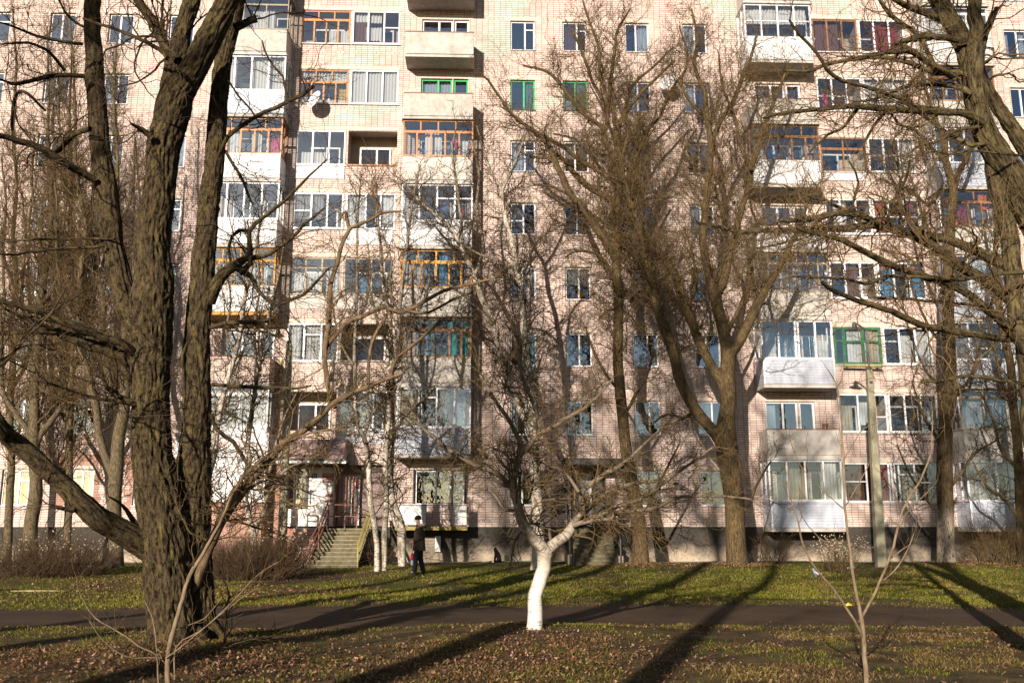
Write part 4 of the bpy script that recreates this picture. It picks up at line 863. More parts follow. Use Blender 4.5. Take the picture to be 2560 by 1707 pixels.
V = np.concatenate([A, mid, B]); Q = np.concatenate([np.stack([i, i + 1, i + 1 + n, i + n], 1), np.stack([i, i + 1, i + 1 + n, i + n], 1) + n])
tag(np_mesh("side_path", V, Q, mat=bpy.data.materials["worn_earth_path"], smooth=True), kind="structure")

def gz(x, y):
    p = np.stack([x, y, 0 * x], 1); return terrain(x, y) + .035 * (vnoise(p * 1.4 * np.array([1, 1, 0]) + 3) - .5) + .02 * (vnoise(p * 5 * np.array([1, 1, 0]) + 9) - .5)
def tint_mat(name, rough=.8, transl=.25):
    g = NG(name); k = g.attr("tint", "Color"); d = g.n("ShaderNodeBsdfDiffuse"); t = g.n("ShaderNodeBsdfTranslucent"); g.l(k, d.inputs[0]); g.l(k, t.inputs[0]); mx = g.n("ShaderNodeMixShader"); mx.inputs[0].default_value = transl
    g.l(d.outputs[0], mx.inputs[1]); g.l(t.outputs[0], mx.inputs[2]); g.l(mx.outputs[0], g.out.inputs[0]); return g.m
TINT = tint_mat("tinted_blades")
def blades(name, x, y, hmin, hmax, wid, cols, lean=.8, label=None):
    n = len(x); z = gz(x, y); a = rng.uniform(0, 2 * math.pi, n); h = rng.uniform(hmin, hmax, n); w = wid * rng.uniform(.6, 1.3, n); ln = rng.uniform(.1, lean, n); b = rng.uniform(0, 2 * math.pi, n)
    dx, dy = np.cos(a) * w, np.sin(a) * w; tx, ty = np.cos(b) * ln * h, np.sin(b) * ln * h
    V = np.stack([np.stack([x - dx, y - dy, z - .01], 1), np.stack([x + dx, y + dy, z - .01], 1), np.stack([x + dx * .6 + tx * .45, y + dy * .6 + ty * .45, z + h * .6], 1), np.stack([x + tx, y + ty, z + h * (1 - .35 * ln)], 1)], 1).reshape(-1, 3)
    i = np.arange(n) * 4; T = np.concatenate([np.stack([i, i + 1, i + 2], 1), np.stack([i, i + 2, i + 3], 1)])
    ci = rng.integers(0, len(cols), n); c = np.array(cols)[ci] * rng.uniform(.7, 1.25, (n, 1)); o = np_mesh(name, V, None, T, mat=TINT, col=np.repeat(c, 4, 0)); tag(o, label, kind="stuff"); return o
def patchy(x, y, s, lo, hi, off=0):
    p = np.stack([x * s + off, y * s + off, 0 * x], 1); v = .6 * vnoise(p) + .4 * vnoise(p * 2.7 + 5); return rng.random(len(x)) < smoothstep(lo, hi, v)
DRY = [(.15, .10, .043), (.105, .068, .028), (.22, .155, .075), (.07, .042, .02)]; GRN = [(.115, .135, .014), (.155, .16, .018), (.08, .10, .01), (.18, .16, .03)]
def scatter(n, y0, y1, half=None, power=1.0):
    y = y0 + (y1 - y0) * rng.random(n) ** power; x = (rng.random(n) * 2 - 1) * (y * .60 + 1.0); return x, y
x, y = scatter(90000, 9.2, 16.2); k = patchy(x, y, .9, .50, .72); x, y = x[k], y[k]; k = rng.random(len(x)) > path_mask(x, y); blades("dry_grass", x[k], y[k], .015, .065, .0022, DRY, 1.1, "dry straw coloured grass on the near verge")
x, y = scatter(42000, 9.2, 16.2); k = patchy(x, y, 1.1, .50, .66, 40); x, y = x[k], y[k]; k = rng.random(len(x)) > path_mask(x, y); blades("green_grass", x[k], y[k], .015, .055, .003, GRN, .9, "short green grass tufts on the near verge")
x, y = scatter(170000, 18.8, 36.0); k = patchy(x, y, .35, .34, .56, 12); x, y = x[k], y[k]; k = (rng.random(len(x)) > path_mask(x, y)) & ((x > -9 + .0 * y) | (rng.random(len(x)) < .30)) & (rng.random(len(x)) > .6 * smoothstep(30.5, 33.5, y)) & ((rng.random(len(x)) < .55) | (y < 27)); x, y = x[k], y[k]
blades("lawn", x, y, .03, .08, .011, GRN + [(.22, .19, .05)] + DRY[:1], .9, "short patchy lawn between the path and the wall")
x, y = scatter(30000, 19.0, 34.0); k = patchy(x, y, .5, .45, .65, 77); x, y = x[k], y[k]; k = rng.random(len(x)) > path_mask(x, y); blades("faded_grass", x[k], y[k], .03, .09, .010, DRY, 1.2, "faded straw in the lawn")

xs_ = rng.uniform(-13, 13, 9000); ea_, eb_ = path_edges(xs_); side = rng.random(9000) < .5; ys_ = np.where(side, ea_, eb_) + rng.normal(0, .28, 9000) + np.where(side, -.12, .12); blades("verge_grass", xs_, ys_, .02, .06, .005, GRN[2:] + DRY, 1.2, "ragged grass along both edges of the path")
def leaves(name, x, y, smin, smax, cols, label):
    n = len(x); z = gz(x, y) + .012; s = rng.uniform(smin, smax, n); a = rng.uniform(0, 2 * math.pi, n)
    t1 = rng.normal(0, .5, n); t2 = rng.normal(0, .55, n); u = np.stack([np.cos(a) * np.cos(t1), np.sin(a) * np.cos(t1), np.sin(t1)], 1); v = np.stack([-np.sin(a) * np.cos(t2), np.cos(a) * np.cos(t2), np.sin(t2)], 1)
    c = np.stack([x, y, z + s * .25 * (abs(np.sin(t1)) + abs(np.sin(t2)))], 1); S_ = s[:, None]; cur = np.stack([0 * x, 0 * x, rng.uniform(.0, .45, n)], 1) * S_
    V = np.stack([c - u * S_ * .62 + cur * .6, c - v * S_ * .42 + cur * .2 - u * S_ * .12, c + u * S_ * .7 + cur, c + v * S_ * .42 - u * S_ * .12 + cur * .2, c - u * S_ * .05], 1).reshape(-1, 3)
    i = np.arange(n) * 5; T = np.concatenate([np.stack([i + p, i + q, i + 4], 1) for p, q in ((0, 1), (1, 2), (2, 3), (3, 0))])
    ci = rng.integers(0, len(cols), n); cc = np.array(cols)[ci] * rng.uniform(.65, 1.3, (n, 1)); return tag(np_mesh(name, V, None, T, mat=TINT, col=np.repeat(cc, 5, 0)), label, kind="stuff")
LEAF = [(.17, .088, .045), (.24, .135, .078), (.12, .058, .03), (.33, .20, .13), (.085, .043, .023)]
def clump(cx, cy, sx, sy, n): return rng.normal(cx, sx, n), rng.normal(cy, sy, n)
L = [clump(-4.4, 11.3, 1.7, .8, 3600), clump(.4, 12.4, 1.1, 1.1, 3200), clump(-1.8, 11.0, 2.3, 1.0, 1100), scatter(900, 9.3, 16), clump(5.8, 14.0, 1.6, .8, 350)]
x = np.concatenate([l[0] for l in L]); y = np.concatenate([l[1] for l in L]); k = (y > 9.0) & (rng.random(len(x)) > path_mask(x, y) * .97); leaves("fallen_leaves", x[k], y[k], .02, .044, LEAF, "brown fallen leaves under the near trees")
L = [clump(4.6, 32.8, .9, .5, 1300), clump(8.0, 33.0, .9, .5, 1300), clump(-6.5, 23.5, 1.8, 1.3, 1800), clump(10.5, 25.5, 1.6, .8, 800), clump(16.2, 33.5, 1.3, .6, 1000), clump(-10.5, 27, 2.0, 1.5, 1500), scatter(500, 20, 34)]
x = np.concatenate([l[0] for l in L]); y = np.concatenate([l[1] for l in L]); k = (y < 36) & (rng.random(len(x)) > path_mask(x, y) * .9); leaves("leaf_litter", x[k], y[k], .028, .06, LEAF, "brown leaf litter round the trees by the wall")
for (px, py, s, lab) in ((200, 1302, .22, "crumpled white rag lying by the left shrub"), (45, 1301, .30, "pale scrap of paper on the left edge of the side path"), (1163, 1287, .12, "small white scrap at the foot of the wall")):
    p = gnd(px, py); n = 9; rg = [[(s * f * (1 + .3 * math.sin(3 * a + k)) * math.cos(a), s * .5 * f * math.sin(a), z + .012 * math.sin(5 * a)) for a in np.linspace(0, 2 * math.pi, n)[:-1]] for k, (f, z) in enumerate(((1, .0), (.9, .04), (.5, .075), (.1, .06)))]
    o = MB().loft(rg).build("litter_scrap", M['white_paint'], None, True); o.location = p; tag(o, lab, "litter", "scraps of litter")
o = MB().tube([(-.7, 0, .03), (-.3, .05, .03), (.15, -.03, .04), (.6, .05, .035)], [.02, .024, .02, .01], 7).build("fallen_branch", M['old_board']); o.location = gnd(90, 1360); tag(o, "bare pale branch lying across the grass beside the side path", "branch")
o = MB().tube([(-.06, 0, .0), (0, .0, .03), (.06, 0, .0)], [.03, .045, .03], 8).build("plastic_scrap", M['yellow_pipe']); o.location = gnd(1949, 1391); tag(o, "tiny yellow cap lying in the lawn near the slender sapling", "litter")

# ------------------------------------------------------------------ trees
BARK = {'mossy': bark_mat('mossy_old_bark', (.010, .0075, .004), (.115, .088, .046), (.19, .165, .04), .6, 24, 5.5, 1.0, .05), 'old': bark_mat("old_bark", (.004, .003, .002), (.078, .056, .030), (.15, .125, .03), .6, 24, 8.0, 1.0, .05),
        'mid': bark_mat("brown_bark", (.020, .014, .008), (.115, .080, .042), (.21, .16, .032), .6, 30, 6.0, .9, .025),
        'pale': bark_mat("pale_bark", (.040, .030, .019), (.135, .105, .064), (.22, .19, .06), .4, 22, 8, .5, .01),
        'orange': bark_mat("sunlit_bare_bark", (.040, .027, .016), (.17, .115, .07), (.20, .16, .05), .35, 26, 5, .7, .012), 'sapling': bark_mat("sapling_bark", (.10, .07, .045), (.21, .155, .10), (.24, .20, .09), .3, 30, 9, .4, .006), 'birch': birch_mat("birch_bark"), 'birch_washed': birch_mat("lime_washed_birch_bark", .85), 'mid_washed': bark_mat("lime_washed_brown_bark", (.020, .014, .008), (.105, .073, .040), (.19, .15, .03), .5, 30, 6.0, .9, .025, 1.75),
        'twig': bark_mat("twig_bark", (.045, .030, .015), (.15, .10, .05), (.26, .19, .045), .55, 60, 9, .2, .004), 'dark_twig': bark_mat("dark_twig_bark", (.022, .015, .009), (.075, .051, .028), (.17, .125, .03), .4, 60, 9, .2, .004)}

def catmull(P, step):
    P = np.asarray(P, float)
    if len(P) == 2: n = max(3, int(np.linalg.norm(P[1, :3] - P[0, :3]) / step) + 1); t = np.linspace(0, 1, n)[:, None]; return P[0] * (1 - t) + P[1] * t
    E = np.concatenate([[2 * P[0] - P[1]], P, [2 * P[-1] - P[-2]]]); out = []
    for i in range(len(P) - 1):
        n = max(1, int(round(np.linalg.norm(P[i + 1, :3] - P[i, :3]) / step))); t = (np.arange(n) / n)[:, None]; a, b, c, d = E[i:i + 4]
        q = .5 * (2 * b + (c - a) * t + (2 * a - 5 * b + 4 * c - d) * t ** 2 + (3 * b - a - 3 * c + d) * t ** 3); q[:, 3] = np.clip(q[:, 3], min(b[3], c[3]), max(b[3], c[3])); out.append(q)
    out.append(P[-1:]); return np.concatenate(out)

def limbs_from(text, Y, gl=None):
    """one limb per line: 'dy0 dy1 | x,y,r x,y,r ...' in overview pixels of the photograph, unprojected at depth Y + dy -> world points with radii in metres"""
    L = []
    for ln in text.strip().splitlines():
        if '|' not in ln: continue
        h, body = ln.split('|'); h = h.split(); d0, d1 = float(h[0]), float(h[1]); pts = [tuple(map(float, p.split(','))) for p in body.split()]
        n = len(pts); q = []
        for i, (px, py, r) in enumerate(pts):
            yy = Y + d0 + (d1 - d0) * i / max(1, n - 1); p = at(px, py, yy); q.append((*p, r * (2560 / 2352) / FPX * yy * .98))
        L.append(np.array(q))
    return L

def wobble(P, amp):
    n = len(P)
    if n < 4: return P
    w = np.cumsum(rng.normal(0, 1, (n, 3)), 0); w -= np.linspace(0, 1, n)[:, None] * w[-1]; w *= amp / (np.sqrt(n) * .5 + .1); Q = P.copy(); Q[:, :3] += w; return Q

def spawn(Ps, Rs, dens, len_f, rad_f, n, ang=(.5, 1.1), wob=.22, up=.12, tmin=.15, tmax=1.0, rmax=9.9, jit=None, endshoot=True):
    """children along a list of parent polylines; returns (B,n,3),(B,n)"""
    O, D, LN, RD = [], [], [], []
    for P, R in zip(Ps, Rs):
        seg = np.linalg.norm(np.diff(P, axis=0), axis=1); L = seg.sum()
        if L < .02: continue
        k = rng.poisson(dens * L)
        t = rng.uniform(tmin, tmax, k)
        if endshoot: t = np.append(t, [.995])
        if not len(t): continue
        cl = np.concatenate([[0], np.cumsum(seg)]) / L; idx = np.clip(np.searchsorted(cl, t) - 1, 0, len(P) - 2); f = ((t - cl[idx]) / (cl[idx + 1] - cl[idx] + 1e-9))[:, None]
        o = P[idx] * (1 - f) + P[idx + 1] * f; r = R[idx] * (1 - f[:, 0]) + R[idx + 1] * f[:, 0]; keep = r < rmax
        if not keep.any(): continue
        o, r, idx, t = o[keep], r[keep], idx[keep], t[keep]; d = (P[idx + 1] - P[idx]); d /= np.linalg.norm(d, axis=1, keepdims=True) + 1e-9
        rv = rng.normal(0, 1, (len(o), 3)); rv -= (rv * d).sum(1, keepdims=True) * d; rv /= np.linalg.norm(rv, axis=1, keepdims=True) + 1e-9
        a = rng.uniform(ang[0], ang[1], len(o)); a = np.where(t > .99, a * .35, a)[:, None]; O.append(o); D.append(d * np.cos(a) + rv * np.sin(a)); LN.append(len_f(r, t, L)); RD.append(rad_f(r))
    if not O: return np.zeros((0, n, 3)), np.zeros((0, n))
    O, D, LN, RD = np.concatenate(O), np.concatenate(D), np.concatenate(LN), np.concatenate(RD); B = len(O)
    LN = LN * rng.uniform(.55, 1.25, B); st = (LN / (n - 1))[:, None]; P = np.zeros((B, n, 3)); P[:, 0] = O; d = D
    for i in range(1, n):
        d = d + rng.normal(0, wob, (B, 3)) + np.array([0, 0, up]); d /= np.linalg.norm(d, axis=1, keepdims=True); P[:, i] = P[:, i - 1] + d * st
    R = RD[:, None] * np.linspace(1, .45, n)[None, :]; return P, R

def make_tree(name, label, cat, Y, text, bark='mid', twig='twig', step=.18, big_k=14, dens=(4.5, 6.0, 7.0), l1=(.55, 7.0), maxl=2.2, r_spawn=.16, up=.10, group=None, rough_trunk=0.0, big_r=.12, tw_r=(.008, .005, .0034), base_ext=True, l23=(.5, .6), wob=.27, extra=None, lvl3=True):
    L = limbs_from(text, Y); return tree_from(name, label, cat, L, bark, twig, step, big_k, dens, l1, maxl, r_spawn, up, group, rough_trunk, big_r, tw_r, base_ext, l23, wob, lvl3)

def tree_from(name, label, cat, L, bark='mid', twig='twig', step=.18, big_k=14, dens=(4.5, 6.0, 7.0), l1=(.55, 7.0), maxl=2.2, r_spawn=.16, up=.10, group=None, rough_trunk=0.0, big_r=.12, tw_r=(.008, .005, .0034), base_ext=True, l23=(.42, .55), wob=.22, lvl3=True, parent=None, nm=('trunk', 'crown'), branch_up=.35):
    org = Vector(L[0][0][:3]); org.z = tz(org.x, org.y)
    if parent: root = parent; org = parent.location.copy()
    else: root = empty(name, org); tag(root, label, cat, group)
    o3 = np.array(org)
    if base_ext:                                                        # carry the stem a little into the ground
        b = L[0][0].copy(); b[2] = tz(b[0], b[1]) - .25; b[3] *= 1.12; L[0] = np.concatenate([[b], L[0]])
    big, small = [], []
    for q in L:
        c = catmull(q, step if q[:, 3].max() < .2 else .032 if rough_trunk else step); c = wobble(c, min(.035, .28 * q[:, 3].mean() + .006)) if q[:, 3].max() < .2 else c
        (big if q[:, 3].max() > big_r else small).append(c)
    VV, QQ, BB = [], [], []; base = 0
    for grp, K in ((big, 150 if rough_trunk else big_k), (small, 8)):
        if not grp: continue
        V, Q, B = tube_arrays([g[:, :3] for g in grp], [g[:, 3] for g in grp], K, True)
        if rough_trunk and grp is big:
            ax = np.concatenate([np.repeat(g[:, :3], K, 0) for _, ids in sorted_groups(grp) for g in ids]); rad = V - ax; rl = np.linalg.norm(rad, axis=1, keepdims=True) + 1e-9
            n1 = vnoise(np.stack([B[:, 0] * 21, B[:, 1] * 21, B[:, 2] * 7.5], 1) + .5 * vnoise(B * 7)[:, None]); n2 = vnoise(np.stack([B[:, 0] * 5, B[:, 1] * 5, B[:, 2] * 1.5], 1) + 9); n3 = vnoise(np.stack([B[:, 0] * 44, B[:, 1] * 44, B[:, 2] * 14], 1) + 3)
            rdg = 1 - np.abs(2 * n1 - 1); V = V + rad / rl * ((rough_trunk * (rdg - .6) + .35 * rough_trunk * (n3 - .5)) * np.minimum(1, rl[:, 0] / .25) + .14 * (n2 - .5) * rl[:, 0])[:, None]
        VV.append(V - o3); QQ.append(Q + base); BB.append(B); base += len(V)
    np_mesh(nm[0], np.concatenate(VV), np.concatenate(QQ), mat=BARK[bark], parent=root, smooth=True, bk=np.concatenate(BB))
    allp = big + small; Ps = [g[:, :3] for g in allp]; Rs = [g[:, 3] for g in allp]
    P1, R1 = spawn(Ps, Rs, dens[0], lambda r, t, l: np.clip(l1[0] + l1[1] * r, .3, maxl), lambda r: np.clip(r * .25, tw_r[0], .020), 12, up=up, wob=wob, tmin=.12, rmax=r_spawn)
    a1 = l23[0]; P2, R2 = spawn(P1, R1, dens[1], lambda r, t, l: np.clip(a1 * l * (1.15 - .6 * t), .12, .9), lambda r: np.clip(r * .6, tw_r[1], .010), 6, up=up * .8, wob=wob * 1.1, tmin=.12)
    gl = [(P1, R1, 5), (P2, R2, 4)]
    if lvl3:
        a2 = l23[1]; P3, R3 = spawn(P2, R2, dens[2], lambda r, t, l: np.clip(a2 * l * (1.1 - .5 * t), .07, .45), lambda r: np.clip(r * .62, tw_r[2], .007), 4, up=up * .7, wob=wob * 1.1, tmin=.15, endshoot=False); gl.append((P3, R3, 3))
    VV, QQ, BB = [], [], []; base = 0
    for P, R, K in gl:
        if not len(P): continue
        V, Q, B = tube_arrays(list(P), list(R), K, True); VV.append(V - o3); QQ.append(Q + base); BB.append(B); base += len(V)
    np_mesh(nm[1], np.concatenate(VV), np.concatenate(QQ), mat=BARK[twig], parent=root, smooth=True, bk=np.concatenate(BB))
    return root
def sorted_groups(grp):
    g = {}
    for c in grp: g.setdefault(len(c), []).append(c)
    return list(g.items())
OLD_LEFT = """
0 .1 | 400,1490,56 396,1440,52 390,1390,50 384,1320,50 378,1250,49 368,1180,49 358,1100,46 349,1033,42 347,960,41 347,890,41 346,845,44 350,790,43 349,700,46 354,650,43 349,584,39 352,515,39 362,467,36 370,400,34 377,334,38 388,295,38 400,240,42 402,200,34 406,140,26 421,67,21 441,0,20 455,-60,18
.35 .6 | 452,1490,48 450,1440,44 446,1390,42 440,1310,42 438,1230,42 440,1150,40 444,1070,36 449,998,31 455,929,29 454,860,29 452,791,28 456,722,27 463,653,27 468,584,26 477,515,24 481,460,24 490,400,23 498,300,22 504,220,21 511,150,21 524,90,20 540,20,20 550,-50,19
0 -.3 | 390,290,30 400,240,36 422,195,34 447,155,31 480,90,30 508,35,28 530,-20,27 545,-70,24
.1 .5 | 345,790,30 322,757,26 304,735,25 289,705,25 278,653,26 265,584,24 255,523,26 246,467,26 236,400,23 225,300,22 218,200,21 211,100,19 210,40,19 211,0,19 212,-60,17
-.1 .2 | 408,140,14 395,125,14 380,100,13 367,77,13 347,40,12 325,12,12 310,-10,12
-.3 -.6 | 350,311,9 328,297,7 312,289,5 301,284,3
0 -.8 | 190,100,4.5 150,95,4.5 83,82,4 33,62,3 -5,51,2.5
.1 -.5 | 192,177,6.5 160,174,6 110,175,6 50,190,5 30,193,4 0,182,2.5
.1 -1.2 | 218,414,9 180,391,10 143,370,10 100,341,9.5 50,324,8.5 0,311,7 -40,300,6
0 .6 | 206,297,6.5 174,304,7 147,331,6 127,351,5
0 -.9 | 147,164,4 117,127,4 87,107,4 60,100,3.5 0,102,2
0 .7 | 104,254,3 77,224,4 50,210,4 33,230,4 28,300,3
0 .3 | 192,62,3.5 160,40,3 143,17,2.5 133,-5,2
-.5 -.8 | 190,43,3 234,57,4 267,65,4.5 317,85,5 367,114,6 385,135,6
0 -.8 | 239,566,3.5 155,570,3.5 69,577,3.5 35,585,3 -10,583,2
0 .5 | 263,549,3 173,546,3 69,549,3 0,556,2.5
0 -1.2 | 312,820,12 304,812,11 277,791,10.5 235,774,10 194,757,10 145,739,8 93,718,8 45,705,7 -5,689,6
.1 -.6 | 318,868,17 308,850,16 277,826,15 242,808,14 194,791,13 149,772,12 131,765,11 110,763,7 69,763,6 0,765,5
-.3 -.9 | 131,763,5 86,739,5 35,722,4 0,700,3
-.1 -.4 | 312,926,8 273,912,7 249,891,5 235,860,3
-.2 -1 | 312,930,6 221,915,4 155,895,3 104,877,2
0 -1.9 | 340,1258,30 295,1231,28 249,1203,25.5 213,1178,24 142,1112,21 71,1052,20 21,1005,19 0,982,18 -40,930,17 -70,890,16
-.8 -.9 | 175,1150,7 164,1172,8 140,1168,5 117,1161,4
-.1 .2 | 322,1215,9 313,1208,8 290,1175,5 268,1150,3 250,1140,2
.1 -.8 | 480,690,16 490,665,14 511,632,13 539,609,11 560,592,8 600,590,5 635,574,5 663,555,5 684,534,4 694,517,4 717,501,3 745,478,2
-.3 -.9 | 545,610,9 553,623,9 574,602,7.5 572,567,6.5 572,531,6 584,510,6 612,489,5 635,471,5 670,442,4 694,421,3.5 712,405,3 750,367,2
-.5 -.2 | 570,531,5 548,529,5 532,543,4 525,569,4 530,600,3.5
-.2 -1.2 | 545,618,9 558,625,8 577,637,6.5 588,665,5 605,686,5 628,700,5 666,691,4 694,677,4 713,660,4 736,637,3 755,616,2.5
.3 -.6 | 500,360,5 507,342,5 518,314,5.5 553,288,5.5 581,272,5 605,258,5 637,248,5 663,234,5 694,220,5 710,206,4.5 720,199,4
-.3 -.5 | 663,232,4 656,204,3 652,176,3 628,150,3 609,117,2.5 602,94,2
0 .1 | 540,58,11 555,54,10 572,47,9.5 590,44,9
.1 .2 | 580,46,2.5 588,25,1.8 602,-5,1.2
.1 .5 | 527,185,2.5 550,220,2.5 577,253,2.5 600,290,1.5
.3 -.3 | 518,347,4 545,395,4 560,425,4 575,460,3
.3 -.5 | 484,753,6 532,741,6 588,736,5 640,730,4
.3 -.5 | 484,881,4 519,884,4.5 588,888,4.5 640,890,4 680,893,3 715,885,2
.3 .6 | 484,953,5 498,988,5 519,1005,5 539,1016,5 557,1043,5 570,1070,4
-.7 -.9 | 440,770,4 420,815,3.6 422,870,3.6 424,960,3 432,1000,2.6 450,1030,2.6 455,1050,2
-.6 -.9 | 424,985,2.5 414,1030,2.2 408,1080,2 410,1100,1.8 435,1108,1.5
"""
OLD_LEFT += """
-.1 -.7 | 372,1440,26 350,1478,19 332,1500,12 318,1512,6
-.2 -.9 | 410,1460,28 402,1500,20 396,1525,12 392,1545,6
.1 -.5 | 440,1455,28 470,1496,20 492,1508,12 510,1516,6
.3 .2 | 470,1440,26 505,1478,17 535,1487,10 560,1492,5
"""
LEAN = """
.55 -1.3 | 438,1372,9.6 458,1325,11.1 476,1276,11.5 503,1214,12.2 532,1165,12.6 564,1124,11.8 589,1091,10.7 622,1054,9.6 655,1021,8.9 687,997,8.5 716,972,8.1 735,956,8.1 763,926,7.0 808,902,6.3 860,881,5.5 895,867,4.8 929,855,4.1
-.85 -.4 | 772,936,5.5 765,920,5.5 757,891,5.5 750,846,6.0 746,801,6.5 753,757,7.0 757,705,7.0 760,653,6.0 774,601,5.5 791,549,5.0 805,525,5.0 845,509,4.5 878,490,4.0 915,486,3.0
-.45 -.45 | 805,525,5.0 800,500,4.5 795,485,4.0 785,490,3.5 782,505,3.0
-.4 -.1 | 878,490,4.0 862,458,4.0 854,417,3.0
-.65 -1.4 | 746,801,5.5 791,746,5.5 825,729,5.5 881,705,5.0 912,717,5.0 964,694,5.0 1016,667,4.5 1085,649,3.5 1137,639,2.0
-1.05 -1.1 | 930,712,4.0 985,718,3.5 1040,690,3.0 1090,668,2.0
-1.2 -.8 | 895,866,4.5 915,819,4.0 964,777,4.0 1012,736,4.0
-1.05 -.8 | 846,882,4.0 848,826,4.0 860,770,4.0 888,722,3.5
-.5 -1.2 | 440,1300,7.0 478,1243,7.0 503,1198,6.5 532,1132,5.5 560,1091,4.5 597,1058,4.0 630,1030,3.0 680,1005,2.5 760,985,2.0 830,1000,1.5
"""
BIRCH_FRONT = """
0 0 | 1221,1462,19 1226,1435,18 1232,1400,17 1243,1350,16 1250,1300,16 1255,1265,18
0 -.5 | 1256,1272,15 1243,1255,14 1225,1240,13 1208,1215,12.5 1197,1195,12 1188,1163,10.5 1179,1135,9.5 1178,1114,8.5 1188,1064,7 1206,1035,6.5 1241,999,5.5 1296,961,5 1352,926,4 1407,871,3
0 .6 | 1254,1272,14 1268,1256,13 1287,1243,12.5 1312,1217,11.5 1325,1192,11 1344,1172,9 1351,1164,7 1373,1142,6 1405,1124,5 1458,1110,4.5 1519,1103,4 1565,1114,3
.3 0 | 1340,1172,7 1337,1149,6.5 1337,1128,6 1366,1107,6 1398,1085,6 1430,1064,5 1451,1050,4 1500,1000,3 1560,960,2
.1 .3 | 1322,1198,8 1345,1190,7 1373,1185,6.5 1405,1167,5.5 1458,1148,5 1494,1132,4.5 1547,1089,4 1600,1053,3 1636,1028,2.5
.2 -.2 | 1405,1180,5 1450,1174,5 1511,1167,4.5 1547,1149,4 1600,1142,3 1725,1146,2.5
.1 -.3 | 1318,1208,7 1335,1206,6 1366,1199,5 1405,1192,4 1415,1174,3
-.1 -.9 | 1180,1138,7 1172,1115,6 1140,1088,6 1083,1063,5.5 1040,1040,5 969,981,4 930,950,3
-.3 -.5 | 1192,1060,6 1196,1020,6 1168,968,5 1137,923,5 1102,857,4
-.3 .3 | 1241,1000,5.5 1241,978,5 1220,912,5 1203,860,4 1189,802,4 1182,777,3
0 .2 | 1190,1165,4.5 1163,1171,3.5 1130,1130,3 1090,1120,2
-.2 -.5 | 1172,1118,5 1138,1100,4 1117,1046,4 1095,1030,3.5
0 .3 | 1332,1130,4 1310,1100,4 1290,1080,3.5 1240,1060,2.5
.1 .5 | 1270,1253,4 1266,1235,3.5 1262,1215,3
"""
BIRCH_BACK = """
0 0 | 1232,1312,15 1234,1295,14.5 1238,1224,13.5 1234,1153,13 1227,1082,12 1227,1033,11 1224,964,10 1217,895,9 1210,826,8.5 1203,757,8 1196,681,7.5 1186,608,7 1175,549,6.5 1162,510,6 1155,457,5 1152,436,5
0 .3 | 1152,438,5 1140,412,4 1124,387,4 1110,334,3 1095,290,2
0 -.3 | 1152,438,5 1160,420,4.5 1169,404,4 1183,369,3.5 1208,306,2.5
0 .8 | 1222,1000,10 1217,981,9.5 1192,929,9 1175,888,8.5 1158,843,8 1141,784,7 1123,722,6.5 1102,677,6.5 1085,620,6 1059,570,5.5 1034,523,5 1001,495,4.5 960,458,4 928,420,3
.6 -.2 | 1059,570,4 1062,500,4 1052,430,3.5 1040,360,3 1046,300,2
.4 .9 | 1090,640,4.5 1110,560,4 1095,480,3.5 1100,400,3 1085,320,2
0 .3 | 1222,950,6 1215,880,5 1212,760,5 1212,650,5 1216,590,4 1235,550,3 1290,515,2.5
.2 .7 | 1130,745,4 1090,700,3.5 1040,660,3 980,640,2
0 -.5 | 1190,640,4 1150,600,3.5 1105,585,3 1060,560,2
"""
TALL = """
0 0 | 1474,1306,21 1472,1277,18.5 1469,1224,17 1462,1170,16 1453,1117,15 1438,1033,13.5 1431,964,13 1424,895,13 1419,826,12 1420,757,11.5 1420,687,11.5 1415,601,11 1417,549,10.5 1419,490,10 1421,457,11 1421,404,11 1415,373,9 1401,345,8 1387,316,7 1384,292,6 1349,271,5 1313,229,5 1289,197,4.5 1257,165,4 1201,151,2.5
0 .5 | 1388,300,5.5 1394,278,5 1387,239,5 1363,197,4.5 1349,151,4 1331,105,3 1299,46,2
0 -.5 | 1394,285,5 1398,257,5 1391,211,4.5 1377,169,4 1373,105,3.5 1349,35,3 1338,0,2
0 .2 | 1421,400,10 1419,337,8.5 1416,302,8 1429,271,6.5 1451,239,5 1475,211,4 1510,176,3.5 1550,140,3
.2 -.4 | 1416,300,5.5 1408,250,5 1403,197,5 1412,116,4 1419,70,3.5 1447,21,2.5
.1 .8 | 1429,272,5 1440,240,4.5 1452,197,4 1505,150,3 1545,110,2
0 .9 | 1428,420,6 1447,397,5 1468,345,5 1489,299,5 1517,271,4 1542,211,3.5 1570,169,2.5
0 .9 | 1418,462,8.5 1408,457,8.5 1385,444,8 1359,429,8 1328,397,7 1299,369,6 1278,355,4
0 -.9 | 1416,420,6.5 1400,409,6 1370,390,6 1328,366,5.5 1299,341,5 1254,316,5 1208,288,4.5 1173,260,4 1120,183,3 1102,169,2.5
0 -1.3 | 1416,600,10 1400,570,9.5 1365,521,9 1349,492,8.5 1313,450,8 1289,404,7.5 1268,359,7 1250,327,6 1218,299,4 1180,265,3 1150,245,2
-.8 -.4 | 1278,375,4 1255,365,4 1220,360,3 1180,340,2
0 -.4 | 1318,455,4 1290,440,3 1262,430,2.5 1225,425,2
.2 -.3 | 1480,1180,4 1500,1140,3.5 1530,1080,3 1560,1020,2
0 .4 | 1419,580,5 1440,520,4.5 1452,470,4 1462,410,3.5 1500,350,2.5
.1 -.6 | 1418,640,4 1380,590,3.5 1330,575,3 1300,590,2
.2 .6 | 1421,700,4 1470,640,3.5 1510,600,3 1545,560,2
0 -.4 | 1426,900,4 1390,860,3.5 1360,800,3 1345,750,2
.1 -.4 | 1432,960,4 1465,900,3.5 1490,850,3 1500,800,2
"""
